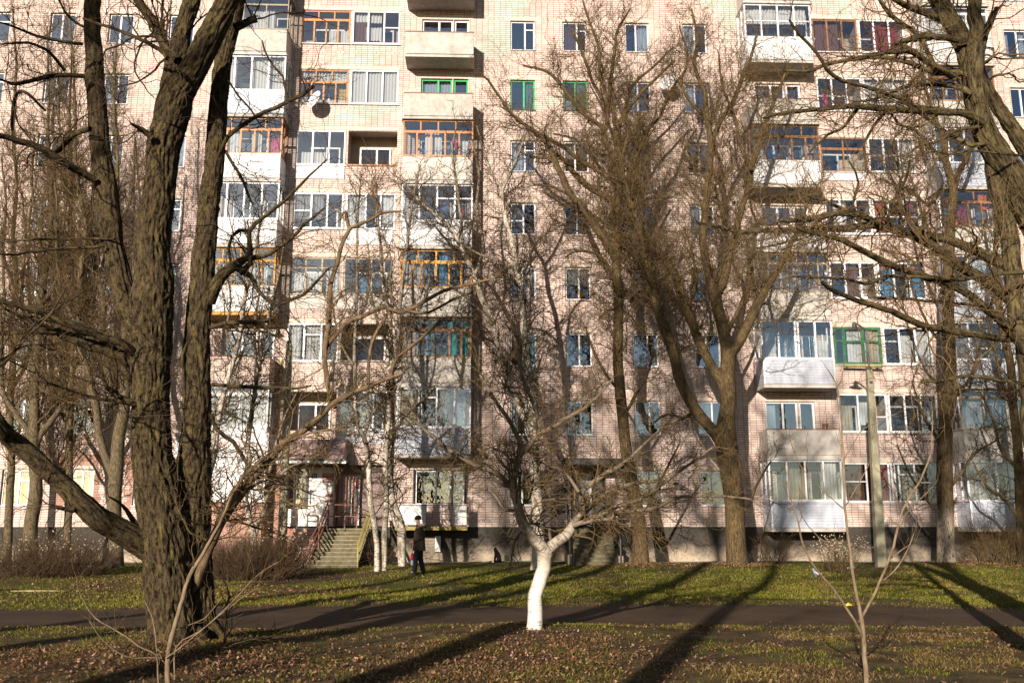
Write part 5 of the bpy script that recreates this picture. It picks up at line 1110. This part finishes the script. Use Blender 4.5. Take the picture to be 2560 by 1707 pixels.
FORKED = """
0 0 | 1695,1302,26 1692,1275,24 1689,1224,22.5 1687,1153,23 1677,1082,24 1667,1010,26 1668,965,21 1672,929,18.5 1671,860,18 1672,808,16.5 1664,770,14.5 1648,705,13.5 1636,660,12 1621,601,10 1614,549,9.5 1619,500,9 1626,422,8.5 1633,334,8 1623,264,7 1619,211,6 1602,176,5 1595,134,4 1602,88,3.5 1588,21,2.5
0 -.9 | 1664,1030,15 1642,995,13.5 1597,940,13.5 1562,874,13 1549,819,12.5 1531,763,12.5 1511,712,11.5 1493,635,11 1480,584,10.5 1469,535,10 1456,490,9 1440,440,8.5 1430,405,7.5 1428,370,5 1440,320,3.5
0 .7 | 1668,900,14 1656,874,13.5 1632,836,11.5 1601,774,11 1587,729,10.5 1566,670,10 1545,622,10 1511,580,9 1483,542,8.5 1462,514,8 1447,480,7 1440,430,6 1470,370,4
0 .5 | 1640,690,11 1659,655,10.5 1676,584,9 1687,542,8.5 1700,492,8 1718,440,7 1727,387,7 1745,330,6 1765,270,5 1790,210,4 1810,150,3
0 .4 | 1632,345,7 1637,316,6 1651,281,6 1683,229,6 1707,165,5 1725,130,4 1740,70,2.5
0 -.7 | 1672,825,13 1684,805,12.5 1697,788,12 1722,736,12 1735,710,11 1767,649,9 1794,608,7.5 1818,556,6.5 1835,530,5.5 1850,480,4.5 1870,430,3
-.3 -.7 | 1740,700,5 1755,640,4 1745,580,3.5 1760,520,2.5
0 .4 | 1622,264,5 1590,240,4 1565,190,3.5 1580,130,3 1560,60,2
0 .5 | 1690,540,4.5 1655,480,4 1640,430,3.5 1600,390,3 1570,330,2
0 -.5 | 1727,390,4.5 1700,330,4 1690,270,3.5 1660,200,3 1650,120,2
0 .5 | 1665,770,5 1700,700,4 1720,640,3.5 1715,560,3
0 -.3 | 1600,940,4 1570,960,3.5 1530,950,3 1490,980,2
0 -.6 | 1690,1190,4 1720,1160,3.5 1740,1110,3 1770,1060,2
0 -.5 | 1550,820,4.5 1520,760,3.5 1500,690,3 1470,640,2
0 .5 | 1582,700,4.5 1600,640,4 1590,580,3 1570,520,2
"""
RIGHT_BACK = """
0 0 | 2174,1294,21 2172,1240,19 2172,1188,18.5 2170,1110,18 2170,1033,17 2175,929,14.5 2182,860,13.5 2181,791,14 2178,722,13.5 2180,653,13 2178,618,12.5 2182,560,12 2183,510,11.5 2190,439,10.5 2172,369,8.5 2169,316,7.5 2155,290,6 2140,250,4 2120,180,3
0 .4 | 2188,440,8 2200,400,6.5 2230,340,5 2250,280,4 2245,200,3
0 .6 | 2178,610,6 2150,560,5 2120,500,4 2105,440,3.5 2085,390,2.5
0 -.4 | 2172,370,5 2130,330,4 2105,300,4 2060,280,3 2030,230,2
0 -.5 | 2172,1040,5 2140,990,4 2115,940,3 2095,880,2
0 .4 | 2175,930,5 2220,880,4 2240,830,3.5 2260,760,2.5
0 -.5 | 2172,1130,5 2205,1090,4 2240,1040,3 2290,1010,2
0 -.5 | 2172,1190,4 2130,1150,3 2090,1090,2.5 2060,1020,2
0 .3 | 2180,800,4 2140,760,3.5 2110,700,3 2090,640,2
"""
RIGHT_EDGE = """
0 0 | 2350,1292,13.5 2346,1200,12 2341,1080,11 2335,999,10 2327,929,9.5 2322,843,9 2309,784,8.5 2296,722,7.5 2292,663,7 2285,600,6 2290,520,5 2280,440,4
0 -.4 | 2330,930,5 2300,880,4 2285,800,3 2270,740,2
0 .5 | 2340,1080,5 2300,1030,4 2280,960,3 2250,900,2
0 -.3 | 2346,1200,5 2310,1150,4 2270,1120,3 2235,1060,2
0 .4 | 2309,784,5 2330,720,4 2345,640,3
"""
OLD_RIGHT = """
0 .2 | 2590,1500,84 2585,1400,76 2570,1250,66 2540,1000,58 2500,800,52 2450,650,46 2400,540,40 2352,457,36 2323,404,34 2288,351,30 2260,299,27 2239,228,24 2228,158,22 2207,88,22 2183,46,21 2155,0,20 2120,-60,18
.1 -.2 | 2250,290,20 2240,240,18 2233,170,18 2233,116,18 2241,70,17 2239,0,16 2236,-60,15
.5 .9 | 2540,1000,40 2500,750,34 2450,520,28 2400,400,24 2352,334,20 2323,292,18 2288,239,16 2262,190,13 2250,150,12 2262,80,9 2290,20,7
.25 -.3 | 2275,345,14 2282,390,18 2292,446,19 2309,492,19 2325,540,20 2334,629,20 2337,687,18.5 2344,757,18.5 2352,800,19 2370,900,21 2390,1100,25 2405,1300,28 2415,1440,32
0 -1.2 | 2260,285,11 2218,260,9.5 2180,256,9 2130,253,8.5 2042,248,8.5 1972,246,7.5 1901,253,6 1831,262,5 1778,269,4 1754,272,3
0 -.6 | 2215,95,9 2155,81,8.5 2112,77,8 2077,88,7 2056,102,4
0 .9 | 2235,175,9 2207,169,8.5 2147,169,7.5 2095,151,6.5 2042,137,5.5 1989,134,6 1937,144,5 1901,151,4.5 1859,165,4 1796,162,2.5
0 -.9 | 2200,175,8 2160,158,8 2126,141,7.5 2098,123,8 2060,121,7 2007,130,5 1960,140,3
0 -.4 | 2160,50,9 2119,25,8.5 2077,7,7.5 2050,-5,6.5 2010,-30,5
0 .5 | 2195,185,6 2147,151,5.5 2123,105,5.5 2102,77,5.5 2070,56,5.5 2042,32,5.5 2021,0,5 2005,-30,4
0 .6 | 2235,215,8 2190,197,7.5 2130,193,6.5 2077,197,5.5 2042,214,4 2007,228,3 1960,235,2
0 -1.5 | 2200,260,7 2112,246,6.5 2077,228,6 2042,218,5.5 1982,197,5 1937,186,5 1901,158,5 1873,120,4 1838,84,4 1813,46,3
.2 -1.6 | 2350,715,16 2330,691,15 2289,658,13.5 2248,633,13 2215,613,13 2182,588,12 2149,568,11.5 2116,547,11 2067,531,9.5 2026,519,8.5 1989,496,8 1944,485,7.5 1901,489,7 1866,503,6 1831,506,5 1789,506,4
.2 -.8 | 2340,630,15 2313,609,14 2280,592,13.5 2248,576,12.5 2211,560,11.5 2170,547,11 2108,539,10 2060,531,9.5 2007,522,9 1937,527,8.5 1870,526,8 1796,525,7.5 1690,530,5.5 1640,520,4.5 1600,512,2.5
-.1 -2.2 | 2365,830,11 2344,801,10 2306,753,10.5 2258,708,10 2209,674,9.5 2157,649,9 2105,636,8.5 2054,618,8.5 2002,594,8 1967,573,7.5 1933,553,7 1884,539,6 1829,525,4
-.1 -2.4 | 2370,783,9 2296,777,8.5 2244,767,8.5 2192,757,8.5 2140,750,8.5 2088,732,8 2054,715,7.5 2002,701,7 1950,684,6 1915,667,5.5 1888,648,4.5
-.2 -1 | 2245,702,4.5 2223,698,4.5 2175,696,4 2123,691,4 2071,684,3.5 1995,684,2.5
-.2 -2 | 2370,622,5.5 2352,625,5.5 2278,629,5 2209,642,5 2157,639,5 2036,639,4.5 1988,653,4.5 1933,639,3.5 1818,635,2.5
-.2 -1 | 2370,878,5 2337,874,5 2278,864,4.5 2230,860,4.5 2175,871,4 2116,876,4
-.2 -.8 | 2345,358,3.5 2323,355,3.5 2239,348,3 2183,355,3 2148,348,2.5 2077,376,2
0 .6 | 2270,330,6 2230,335,5.5 2200,320,5 2155,292,5 2112,260,4 2080,240,2.5
0 -.7 | 2250,290,5 2200,300,4.5 2150,330,4 2100,340,3 2070,380,2
-.8 -1.2 | 2116,547,5 2080,500,4 2060,450,3.5 2075,400,2.5 2060,370,2
-.6 -1.3 | 2040,525,5 2050,470,4 2080,420,3.5 2090,370,2.5
-.6 -1.1 | 1985,524,5 1960,470,4 1975,420,3 1950,370,2
-.5 -1.2 | 1972,246,5 1940,290,4 1900,310,3.5 1860,350,2.5
-.5 -.2 | 2042,248,5 2010,290,4 1985,330,3.5 1990,380,2.5
-1 -1.3 | 1944,485,4.5 1900,460,4 1860,450,3 1800,425,2
-1 -.6 | 1901,489,4.5 1860,530,4 1800,560,3 1740,570,2
"""
SAPLING = """
0 0 | 1990,1600,6.1 1989,1568,5.7 1982,1473,5.2 1975,1420,4.9 1970,1390,4.1 1964,1366,3.9 1954,1313,3.5 1948,1260,3.3 1939,1188,3.0 1936,1135,2.9 1934,1046,2.5 1930,960,2.1 1925,900,1.8 1908,860,1.6 1900,847,1.2
0 -.5 | 1980,1460,3.7 1971,1437,3.3 1925,1366,2.6 1875,1310,2.5 1843,1253,2.1 1833,1199,2.0 1815,1128,1.6 1812,1070,1.1
0 .6 | 1974,1425,3.7 1982,1410,3.3 2011,1356,3.0 2032,1306,2.9 2050,1253,2.9 2071,1171,2.6 2110,1103,2.5 2135,1046,2.1 2139,1011,1.6 2142,945,1.2
.3 .2 | 2021,1341,1.8 2060,1306,1.6 2089,1253,1.3 2099,1224,0.9
.3 .5 | 2039,1287,1.6 2060,1270,1.5 2085,1253,1.2
.4 .1 | 2073,1170,1.5 2050,1130,1.2 2028,1089,0.9
.4 .8 | 2073,1190,1.5 2105,1155,1.2 2142,1117,0.9
0 .3 | 1939,1165,1.5 1970,1115,1.2 2000,1050,1.0 2003,985,0.9
0 -.3 | 1946,1268,1.6 1920,1253,1.4 1890,1242,1.3 1860,1210,1.1 1840,1181,0.9
0 -.2 | 1937,1166,1.5 1915,1145,1.3 1890,1125,1.2 1850,1080,1.1 1822,1032,0.9
-.1 -.3 | 1932,1372,1.3 1905,1370,1.2 1886,1361,1.0
.1 .4 | 1936,1060,1.4 1960,1020,1.1 1985,985,1.0 2060,950,0.9
"""
SPROUT = """
0 .2 | 380,1600,6.8 381,1568,6.4 383,1500,5.8 393,1450,5.4 402,1415,5.2 412,1375,5.0 424,1340,4.8 440,1306,4.8 452,1287,4.4 472,1255,4.0 500,1205,3.2 530,1140,2.4
0 -.3 | 366,1600,2.1 362,1540,1.9 359,1502,1.8 330,1490,1.6 290,1463,1.6 220,1420,1.4 196,1390,1.1 178,1345,0.9
0 .4 | 400,1560,1.8 405,1487,1.6 440,1460,1.6 480,1435,1.5 530,1385,1.3 588,1324,1.0 640,1290,0.9
0 -.1 | 380,1510,1.6 420,1480,1.5 470,1440,1.4 520,1398,1.2 590,1350,0.9
0 -.4 | 370,1510,1.4 330,1512,1.4 285,1506,1.2 235,1470,1.0 205,1425,0.9
.1 .4 | 392,1455,1.4 425,1440,1.3 470,1420,1.1 510,1370,0.9
0 .1 | 360,1505,1.4 355,1440,1.2 350,1410,1.0 330,1375,0.9
"""
PALE_A = """
0 0 | 70,1300,17 71,1206,15 81,1148,15 83,1103,13.5 78,1042,13 79,940,11.5 79,879,10.5 86,818,9.5 88,772,9 95,700,8 105,620,7 115,540,6 118,440,5 110,340,4 112,200,3 108,60,2
0 .5 | 82,1020,9 92,995,8 111,972,7.5 135,939,6.5 160,890,5.5 165,800,4.5 172,700,4 168,560,3 172,420,2
0 -.4 | 76,1020,8 62,984,7 33,943,6 10,905,5 2,820,4.5 8,700,4 3,560,3
0 .3 | 84,800,5 60,740,4.5 50,660,4 58,560,3 50,440,2.5
0 -.4 | 95,700,5 130,640,4.5 140,560,4 150,470,3 148,340,2
0 -.2 | 110,560,4.5 85,500,4 75,420,3 80,320,2
"""
PALE_B = """
0 0 | 268,1312,17 266,1240,15.5 262,1150,16 268,1080,15.5 272,1010,14.5 285,940,13 288,870,11.5 289,813,9 286,740,8 280,660,7 272,580,6 268,480,5 270,360,4 262,240,3 268,100,2
0 -.4 | 264,1100,11 246,1058,9.5 230,1001,9 221,943,9 205,871,9 189,813,8 180,770,8 178,700,7 190,600,6.5 200,540,5.5 188,450,5 175,380,4 172,250,3.5 165,90,2
0 .5 | 262,930,8 254,908,8 242,838,8 232,781,7.5 238,700,7 226,650,6.5 212,600,6 200,520,5 150,430,4 140,300,3 132,150,2
0 .5 | 287,860,6 310,780,5 330,690,4.5 338,560,4 330,420,3
0 -.3 | 180,760,5 150,690,4.5 130,600,4 128,480,3 120,360,2
"""
PALE_C = """
0 0 | 150,1300,9 156,1200,8.5 160,1100,8 157,980,7.5 162,860,7 160,760,6.5 165,640,6 160,520,5 163,400,4.5 158,280,3.5 165,140,2.5 160,20,2
0 .4 | 160,980,5.5 120,900,5 100,820,4.5 110,720,4 95,600,3.5 98,480,3
0 -.4 | 162,860,5 205,780,4.5 215,680,4 250,560,3.5 300,460,3 310,320,2
0 .3 | 160,740,4.5 190,650,4 196,540,3.5 215,440,3 220,300,2
0 -.2 | 158,1090,4 120,1060,3.5 85,1000,3 40,960,2
"""
PALE_D = """
0 0 | 15,1300,10 20,1180,9 28,1060,8 22,950,7.5 30,840,7 24,740,6 36,640,5.5 30,540,5 38,420,4 30,300,3.5 36,160,3 30,30,2
0 .4 | 24,900,5 60,830,4.5 70,740,4 64,640,3.5 70,520,3
0 -.4 | 30,650,4.5 5,580,4 12,470,3 4,360,2
0 .2 | 26,1050,4.5 60,1010,4 90,950,3 110,860,2
"""
W1 = """
0 0 | 866,1322,7.0 865,1260,6.4 858,1206,6.7 849,1153,6.7 845,1082,6.3 842,1033,5.5 836,1005,5.2 819,974,4.8 815,929,4.4 812,826,4.3 815,757,3.8 819,618,3.3 822,500,2.6 830,400,1.5
0 .3 | 836,1005,3.7 850,960,3.3 870,930,3.0 900,900,2.2 930,890,1.5
0 -.3 | 815,840,3.0 790,800,2.6 770,740,2.2 760,680,1.5
0 .3 | 816,740,3.0 840,700,2.6 850,640,2.2 845,560,1.5
"""
W2 = """
0 0 | 882,1322,7.0 884,1224,6.9 888,1171,6.4 887,1100,6.4 886,1046,6.3 895,947,6.1 898,877,5.9 912,791,5.7 916,722,5.3 926,635,4.7 933,577,3.9 940,520,3.3 950,450,2.6 965,380,1.9
0 .3 | 898,860,3.3 930,800,3.0 945,740,2.6 975,690,2.2 990,620,1.5
0 -.3 | 916,720,3.0 895,660,2.6 900,600,2.2 880,540,1.5
"""
W3 = """
0 0 | 922,1296,8.9 921,1224,10.6 913,1188,9.8 899,1146,8.9 895,1082,7.9 897,1018,7.2 898,940,6.6 898,860,6.1 895,757,5.4 877,653,4.5 874,584,3.8 868,500,3.0 862,420,2.1
0 .2 | 897,1010,4.2 925,960,3.8 960,930,3.4 1000,890,2.5
0 -.3 | 896,800,3.4 870,750,3.0 855,690,2.5 840,620,1.7
"""
W4 = """
0 0 | 452,1300,11.9 455,1260,11.9 462,1180,11.0 474,1096,10.2 488,1040,9.3 499,969,7.2 513,899,6.4 537,817,6.0 551,758,5.4 562,690,5.1 570,649,4.5 585,590,3.8 595,530,3.0 600,470,2.1
0 .3 | 500,965,4.2 530,905,3.8 545,840,3.4 570,780,2.5 610,740,1.7
0 -.3 | 540,810,3.4 520,760,3.0 530,690,2.5 520,620,1.7
"""
W5 = """
0 0 | 588,1290,8.0 585,1230,7.6 577,1198,7.0 566,1149,6.6 571,1100,6.4 573,1054,6.4 570,1030,6.0 572,993,5.8 584,922,5.4 595,852,5.0 605,794,4.9 616,740,4.8 635,670,4.2 648,600,3.4 660,520,2.4
0 .2 | 586,1230,5.6 589,1206,5.6 609,1165,5.6 614,1110,4.4 625,1040,3.6 640,990,3.2 655,950,2.4 680,905,1.6
0 .4 | 573,1000,4.0 588,885,3.6 590,820,3.4 588,742,3.2 596,650,2.4 590,560,1.6
0 -.3 | 620,1130,3.2 650,1080,2.8 690,1060,2.4 740,1040,1.6
"""
OT = make_tree("old_tree", "massive old twin stemmed tree with furrowed dark bark rising from the leaf litter", "tree", 12.75, OLD_LEFT, 'old', 'dark_twig', .15, 20, (6.2, 5.5, 4.5), (.6, 12.0), 2.1, .085, .02, None, .055, .09, (.0055, .0035, .0022))
make_tree("old_tree", "great leaning old tree whose mossy limbs reach in from the right edge", "tree", 11.6, OLD_RIGHT, 'mossy', 'twig', .15, 20, (7.0, 5.8, 4.5), (.6, 11.0), 1.9, .085, .02, None, .05, .09, (.0055, .0035, .0022))
tree_from("old_tree", None, None, limbs_from(LEAN, 12.45), 'orange', 'twig', .12, 14, (6.5, 7, 5), (.5, 10.0), 1.7, .09, .03, None, .0, .09, (.005, .0035, .0024), False, (.5, .6), .27, True, OT, ("broken_limb", "limb_twigs"))
make_tree("birch_tree", "low forked birch with a thick white trunk in front of the path", "tree", 14.4, BIRCH_FRONT, 'birch_washed', 'twig', .12, 16, (10.0, 8, 6), (.5, 10.0), 1.6, .085, .01, None, .0, .07, (.006, .004, .0026))
make_tree("birch_tree", "slim tall birch with two stems standing behind the low forked birch", "tree", 32.2, BIRCH_BACK, 'birch', 'dark_twig', .3, 12, (6.0, 5.2, 4.4), (.9, 11), 2.8, .2, .03, None, .0, .1, (.009, .007, .005))
make_tree("tall_tree", "tallest straight tree with ochre crown before the bare window wall, left of the forked one", "tree", 33.3, TALL, 'mid', 'twig', .3, 14, (5.6, 5.2, 4.4), (1.0, 12), 3.0, .19, .05, None, .0, .12, (.009, .007, .005))
make_tree("forked_tree", "thick trunked tree forking low into diagonal stems in front of the window wall", "tree", 33.4, FORKED, 'mid', 'twig', .3, 16, (5.6, 5.2, 4.4), (1.0, 12), 3.0, .19, .05, None, .0, .12, (.009, .007, .005))
make_tree("pale_footed_tree", "upright dark tree with a pale washed foot right of the concrete lamp post", "tree", 34.2, RIGHT_BACK, 'mid_washed', 'dark_twig', .3, 14, (5.4, 5.0, 4.2), (1.0, 11), 2.8, .19, .05, None, .0, .12, (.009, .007, .005))
make_tree("slender_tree", "slender dark tree at the right edge before the broad white balcony panel", "tree", 34.0, RIGHT_EDGE, 'mid', 'dark_twig', .3, 12, (5.0, 5.0, 4.0), (.8, 9), 2.2, .19, .05, None, .0, .12, (.009, .007, .005))
make_tree("sapling", "slender pale sapling with few upright shoots in the right foreground", "sapling", 9.35, SAPLING, 'sapling', 'twig', .08, 10, (2.6, 2.5, 0), (.12, 3), .35, .02, .2, None, .0, .5, (.003, .002, .0015), True, (.4, .5), .15, lvl3=False)
make_tree("sapling", "thin pale shoot curving up before the great twin trunk", "sapling", 9.6, SPROUT, 'sapling', 'twig', .08, 10, (3.2, 3, 0), (.18, 3), .45, .03, .1, None, .0, .5, (.003, .002, .0015), True, (.4, .5), .15, lvl3=False)
for nm, yy, tx, lab in (("pale_tree", 33.0, PALE_A, "pale barked tree with a curved foot far left"), ("pale_tree", 32.0, PALE_B, "pale barked tree dividing into several stems just left of the great twin trunk"), ("pale_tree", 34.2, PALE_C, "thin pale upright tree behind the left shrub"), ("pale_tree", 34.6, PALE_D, "thin pale tree cut by the left edge")):
    make_tree(nm, lab, "tree", yy, tx, 'pale', 'twig', .3, 12, (6.5, 5.4, 4.4), (.9, 10), 2.6, .19, .15, "pale trees before the left wall", .0, .15, (.010, .007, .005))
for yy, tx, lab in ((30.4, W1, "white birch with a kinked stem nearest the concrete steps"), (30.6, W2, "straight white birch, middle one of the three by the steps"), (33.2, W3, "stout white birch with a swollen bend beside the walking person"), (30.0, W4, "white birch leaning right behind the great twin trunk"), (31.5, W5, "slim white birch before the white shop front")):
    make_tree("birch_tree", lab, "tree", yy, tx, 'birch', 'dark_twig', .3, 12, (7.0, 5.8, 4.6), (.7, 8), 2.2, .18, .0, "white birches by the shop", .0, .15, (.010, .007, .005))

# trees standing behind the camera; their long shadows lie across the lawn and the wall
def shade_tree(x, y, h, r, seed, label, t0=.62, nb=20):
    global rng
    keep = rng; rng = np.random.default_rng(seed); L = []; n = 9; P = np.zeros((n, 4)); P[:, 0] = x + np.cumsum(rng.normal(0, .12, n)) - 0; P[0, 0] = x; P[:, 1] = y + np.cumsum(rng.normal(0, .12, n)); P[0, 1] = y; P[:, 2] = np.linspace(0, h * .8, n); P[:, 3] = r * np.linspace(1, .3, n); L.append(P)
    for k in range(nb):
        t = rng.uniform(t0, .99); i = t * (n - 1); a = int(i); p = P[a] * (1 - (i - a)) + P[min(n - 1, a + 1)] * (i - a); an = rng.uniform(0, 2 * math.pi); ln = min(h, 20) * rng.uniform(.2, .36) * (1.25 - .5 * t); m = 6; q = np.zeros((m, 4)); d = np.array([math.cos(an), math.sin(an), rng.uniform(.3, .9)]); d /= np.linalg.norm(d); q[0, :3] = p[:3]
        for j in range(1, m): d = d + rng.normal(0, .14, 3) + np.array([0, 0, .07]); d /= np.linalg.norm(d); q[j, :3] = q[j - 1, :3] + d * ln / (m - 1)
        q[:, 3] = p[3] * .5 * np.linspace(1, .3, m); L.append(q)
    o = tree_from("bare_tree", label, "tree", L, 'mid', 'dark_twig', .5, 10, (2.6, 3.6, 0), (1.0, 8), 2.8, .2, .08, "bare trees behind the viewpoint", .0, .2, (.02, .012, .01), True, (.45, .5), .2, False); rng = keep; return o
for k, a in enumerate(((-7.3, -6.0, 26, .36, 21), (-3.2, -4.0, 23, .24, 22), (-10.6, -7.5, 27, .34, 23), (-14.6, -9.0, 26, .34, 24), (.6, -9.0, 26, .30, 25), (-17.6, -13.0, 25, .30, 26), (3.6, -6.5, 24, .26, 27))):
    shade_tree(*a, "bare tree behind the viewpoint, crown high above the lawn")

# ------------------------------------------------------------------ shrubs
def shrub(name, label, c, rx, ry, h, n, twig, seeds=0, spread=.6, r=.006, seed_top=.45):
    root = empty(name, c); tag(root, label, "shrub"); c0 = np.array(c)
    a = rng.uniform(0, 2 * math.pi, n); q = np.sqrt(rng.random(n)); x = q * np.cos(a) * rx; y = q * np.sin(a) * ry; m = 7; P = np.zeros((n, m, 3)); P[:, 0] = np.stack([x, y, terrain(c0[0] + x, c0[1] + y) - c0[2] - .05], 1)
    d = np.stack([x / rx * spread, y / ry * spread, np.full(n, 1.0)], 1) + rng.normal(0, .25, (n, 3)); d /= np.linalg.norm(d, axis=1, keepdims=True); L = h * rng.uniform(.55, 1.08, n) * (1 - .25 * q)
    for j in range(1, m): d = d + rng.normal(0, .16, (n, 3)); d /= np.linalg.norm(d, axis=1, keepdims=True); P[:, j] = P[:, j - 1] + d * (L / (m - 1))[:, None]
    R = r * rng.uniform(.7, 1.3, n)[:, None] * np.linspace(1, .5, m); P2, R2 = spawn(list(P), list(R), 5.0, lambda r_, t, l: np.clip(.38 * l * (1.2 - .5 * t), .1, .7), lambda r_: np.clip(r_ * .6, .003, .02), 5, (.4, 1.0), .25, .05)
    V1, Q1, B1_ = tube_arrays(list(P), list(R), 4, True); V2, Q2, B2 = tube_arrays(list(P2), list(R2), 3, True)
    np_mesh("stems", np.concatenate([V1, V2]), np.concatenate([Q1, Q2 + len(V1)]), mat=BARK[twig], parent=root, smooth=True, bk=np.concatenate([B1_, B2]))
    if seeds:
        T = np.concatenate([P2[:, -1], P2[:, 2], P[:, -1]]); T = T[T[:, 2] > h * seed_top]; T = T[rng.permutation(len(T))[:seeds]]; s = rng.uniform(.012, .03, len(T))[:, None]
        O = np.array([(1, 0, 0), (-1, 0, 0), (0, 1, 0), (0, -1, 0), (0, 0, 1), (0, 0, -1)], float); F = np.array([(0, 2, 4), (2, 1, 4), (1, 3, 4), (3, 0, 4), (2, 0, 5), (1, 2, 5), (3, 1, 5), (0, 3, 5)])
        V = (T[:, None, :] + O[None] * s[:, None, :] * rng.uniform(.7, 1.3, (len(T), 6, 1))).reshape(-1, 3); Tt = (F[None] + np.arange(len(T))[:, None, None] * 6).reshape(-1, 3); np_mesh("seed_heads", V, None, Tt, mat=M['seed'], parent=root)['kind'] = 'stuff'
    return root
M['seed'] = mottled("pale_seed_head", (.48, .39, .28), .2, .9, 40, .1, dirt_amt=0)
BARK['shrub'] = bark_mat("shrub_twig", (.035, .022, .013), (.10, .066, .038), (.16, .12, .05), .3, 60, 9, .2, .004)
shrub("shrub", "wide dense brown shrub hiding the foot of the shop", gnd(588, 1330), 1.28, 1.0, 1.6, 1000, 'shrub', 130, .45, .007, .7)
shrub("shrub", "dense brown shrub with white seed heads at the far left", gnd(118, 1322), 1.6, 1.0, 1.45, 800, 'shrub', 220, .45, .007, .55)
shrub("shrub", "airy bush covered in white seed heads beside the concrete lamp post", gnd(1935, 1313), .40, .35, 1.35, 120, 'twig', 330, .38, .006, .4)
shrub("shrub", "thin twiggy bush right of the pale footed tree", Vector((17.9, 34.6, tz(17.9, 34.6))), .9, .7, 2.3, 170, 'twig', 0, .5, .008)
shrub("shrub", "low twigs against the wall right of the forked tree", Vector((9.6, 35.2, tz(9.6, 35.2))), .5, .4, 1.9, 60, 'shrub', 0, .8, .008)
shrub("shrub", "bunch of bare shoots between the stout birch and the steps", Vector((-4.75, 33.8, tz(-4.75, 33.8))), .35, .35, 1.6, 40, 'shrub', 0, .4, .009)
shrub("shrub", "sparse bare bush behind the old twin trunk, left of the side path", Vector((-11.6, 32.5, tz(-11.6, 32.5))), 1.2, .7, 1.3, 220, 'shrub', 120, .5, .007, .5)
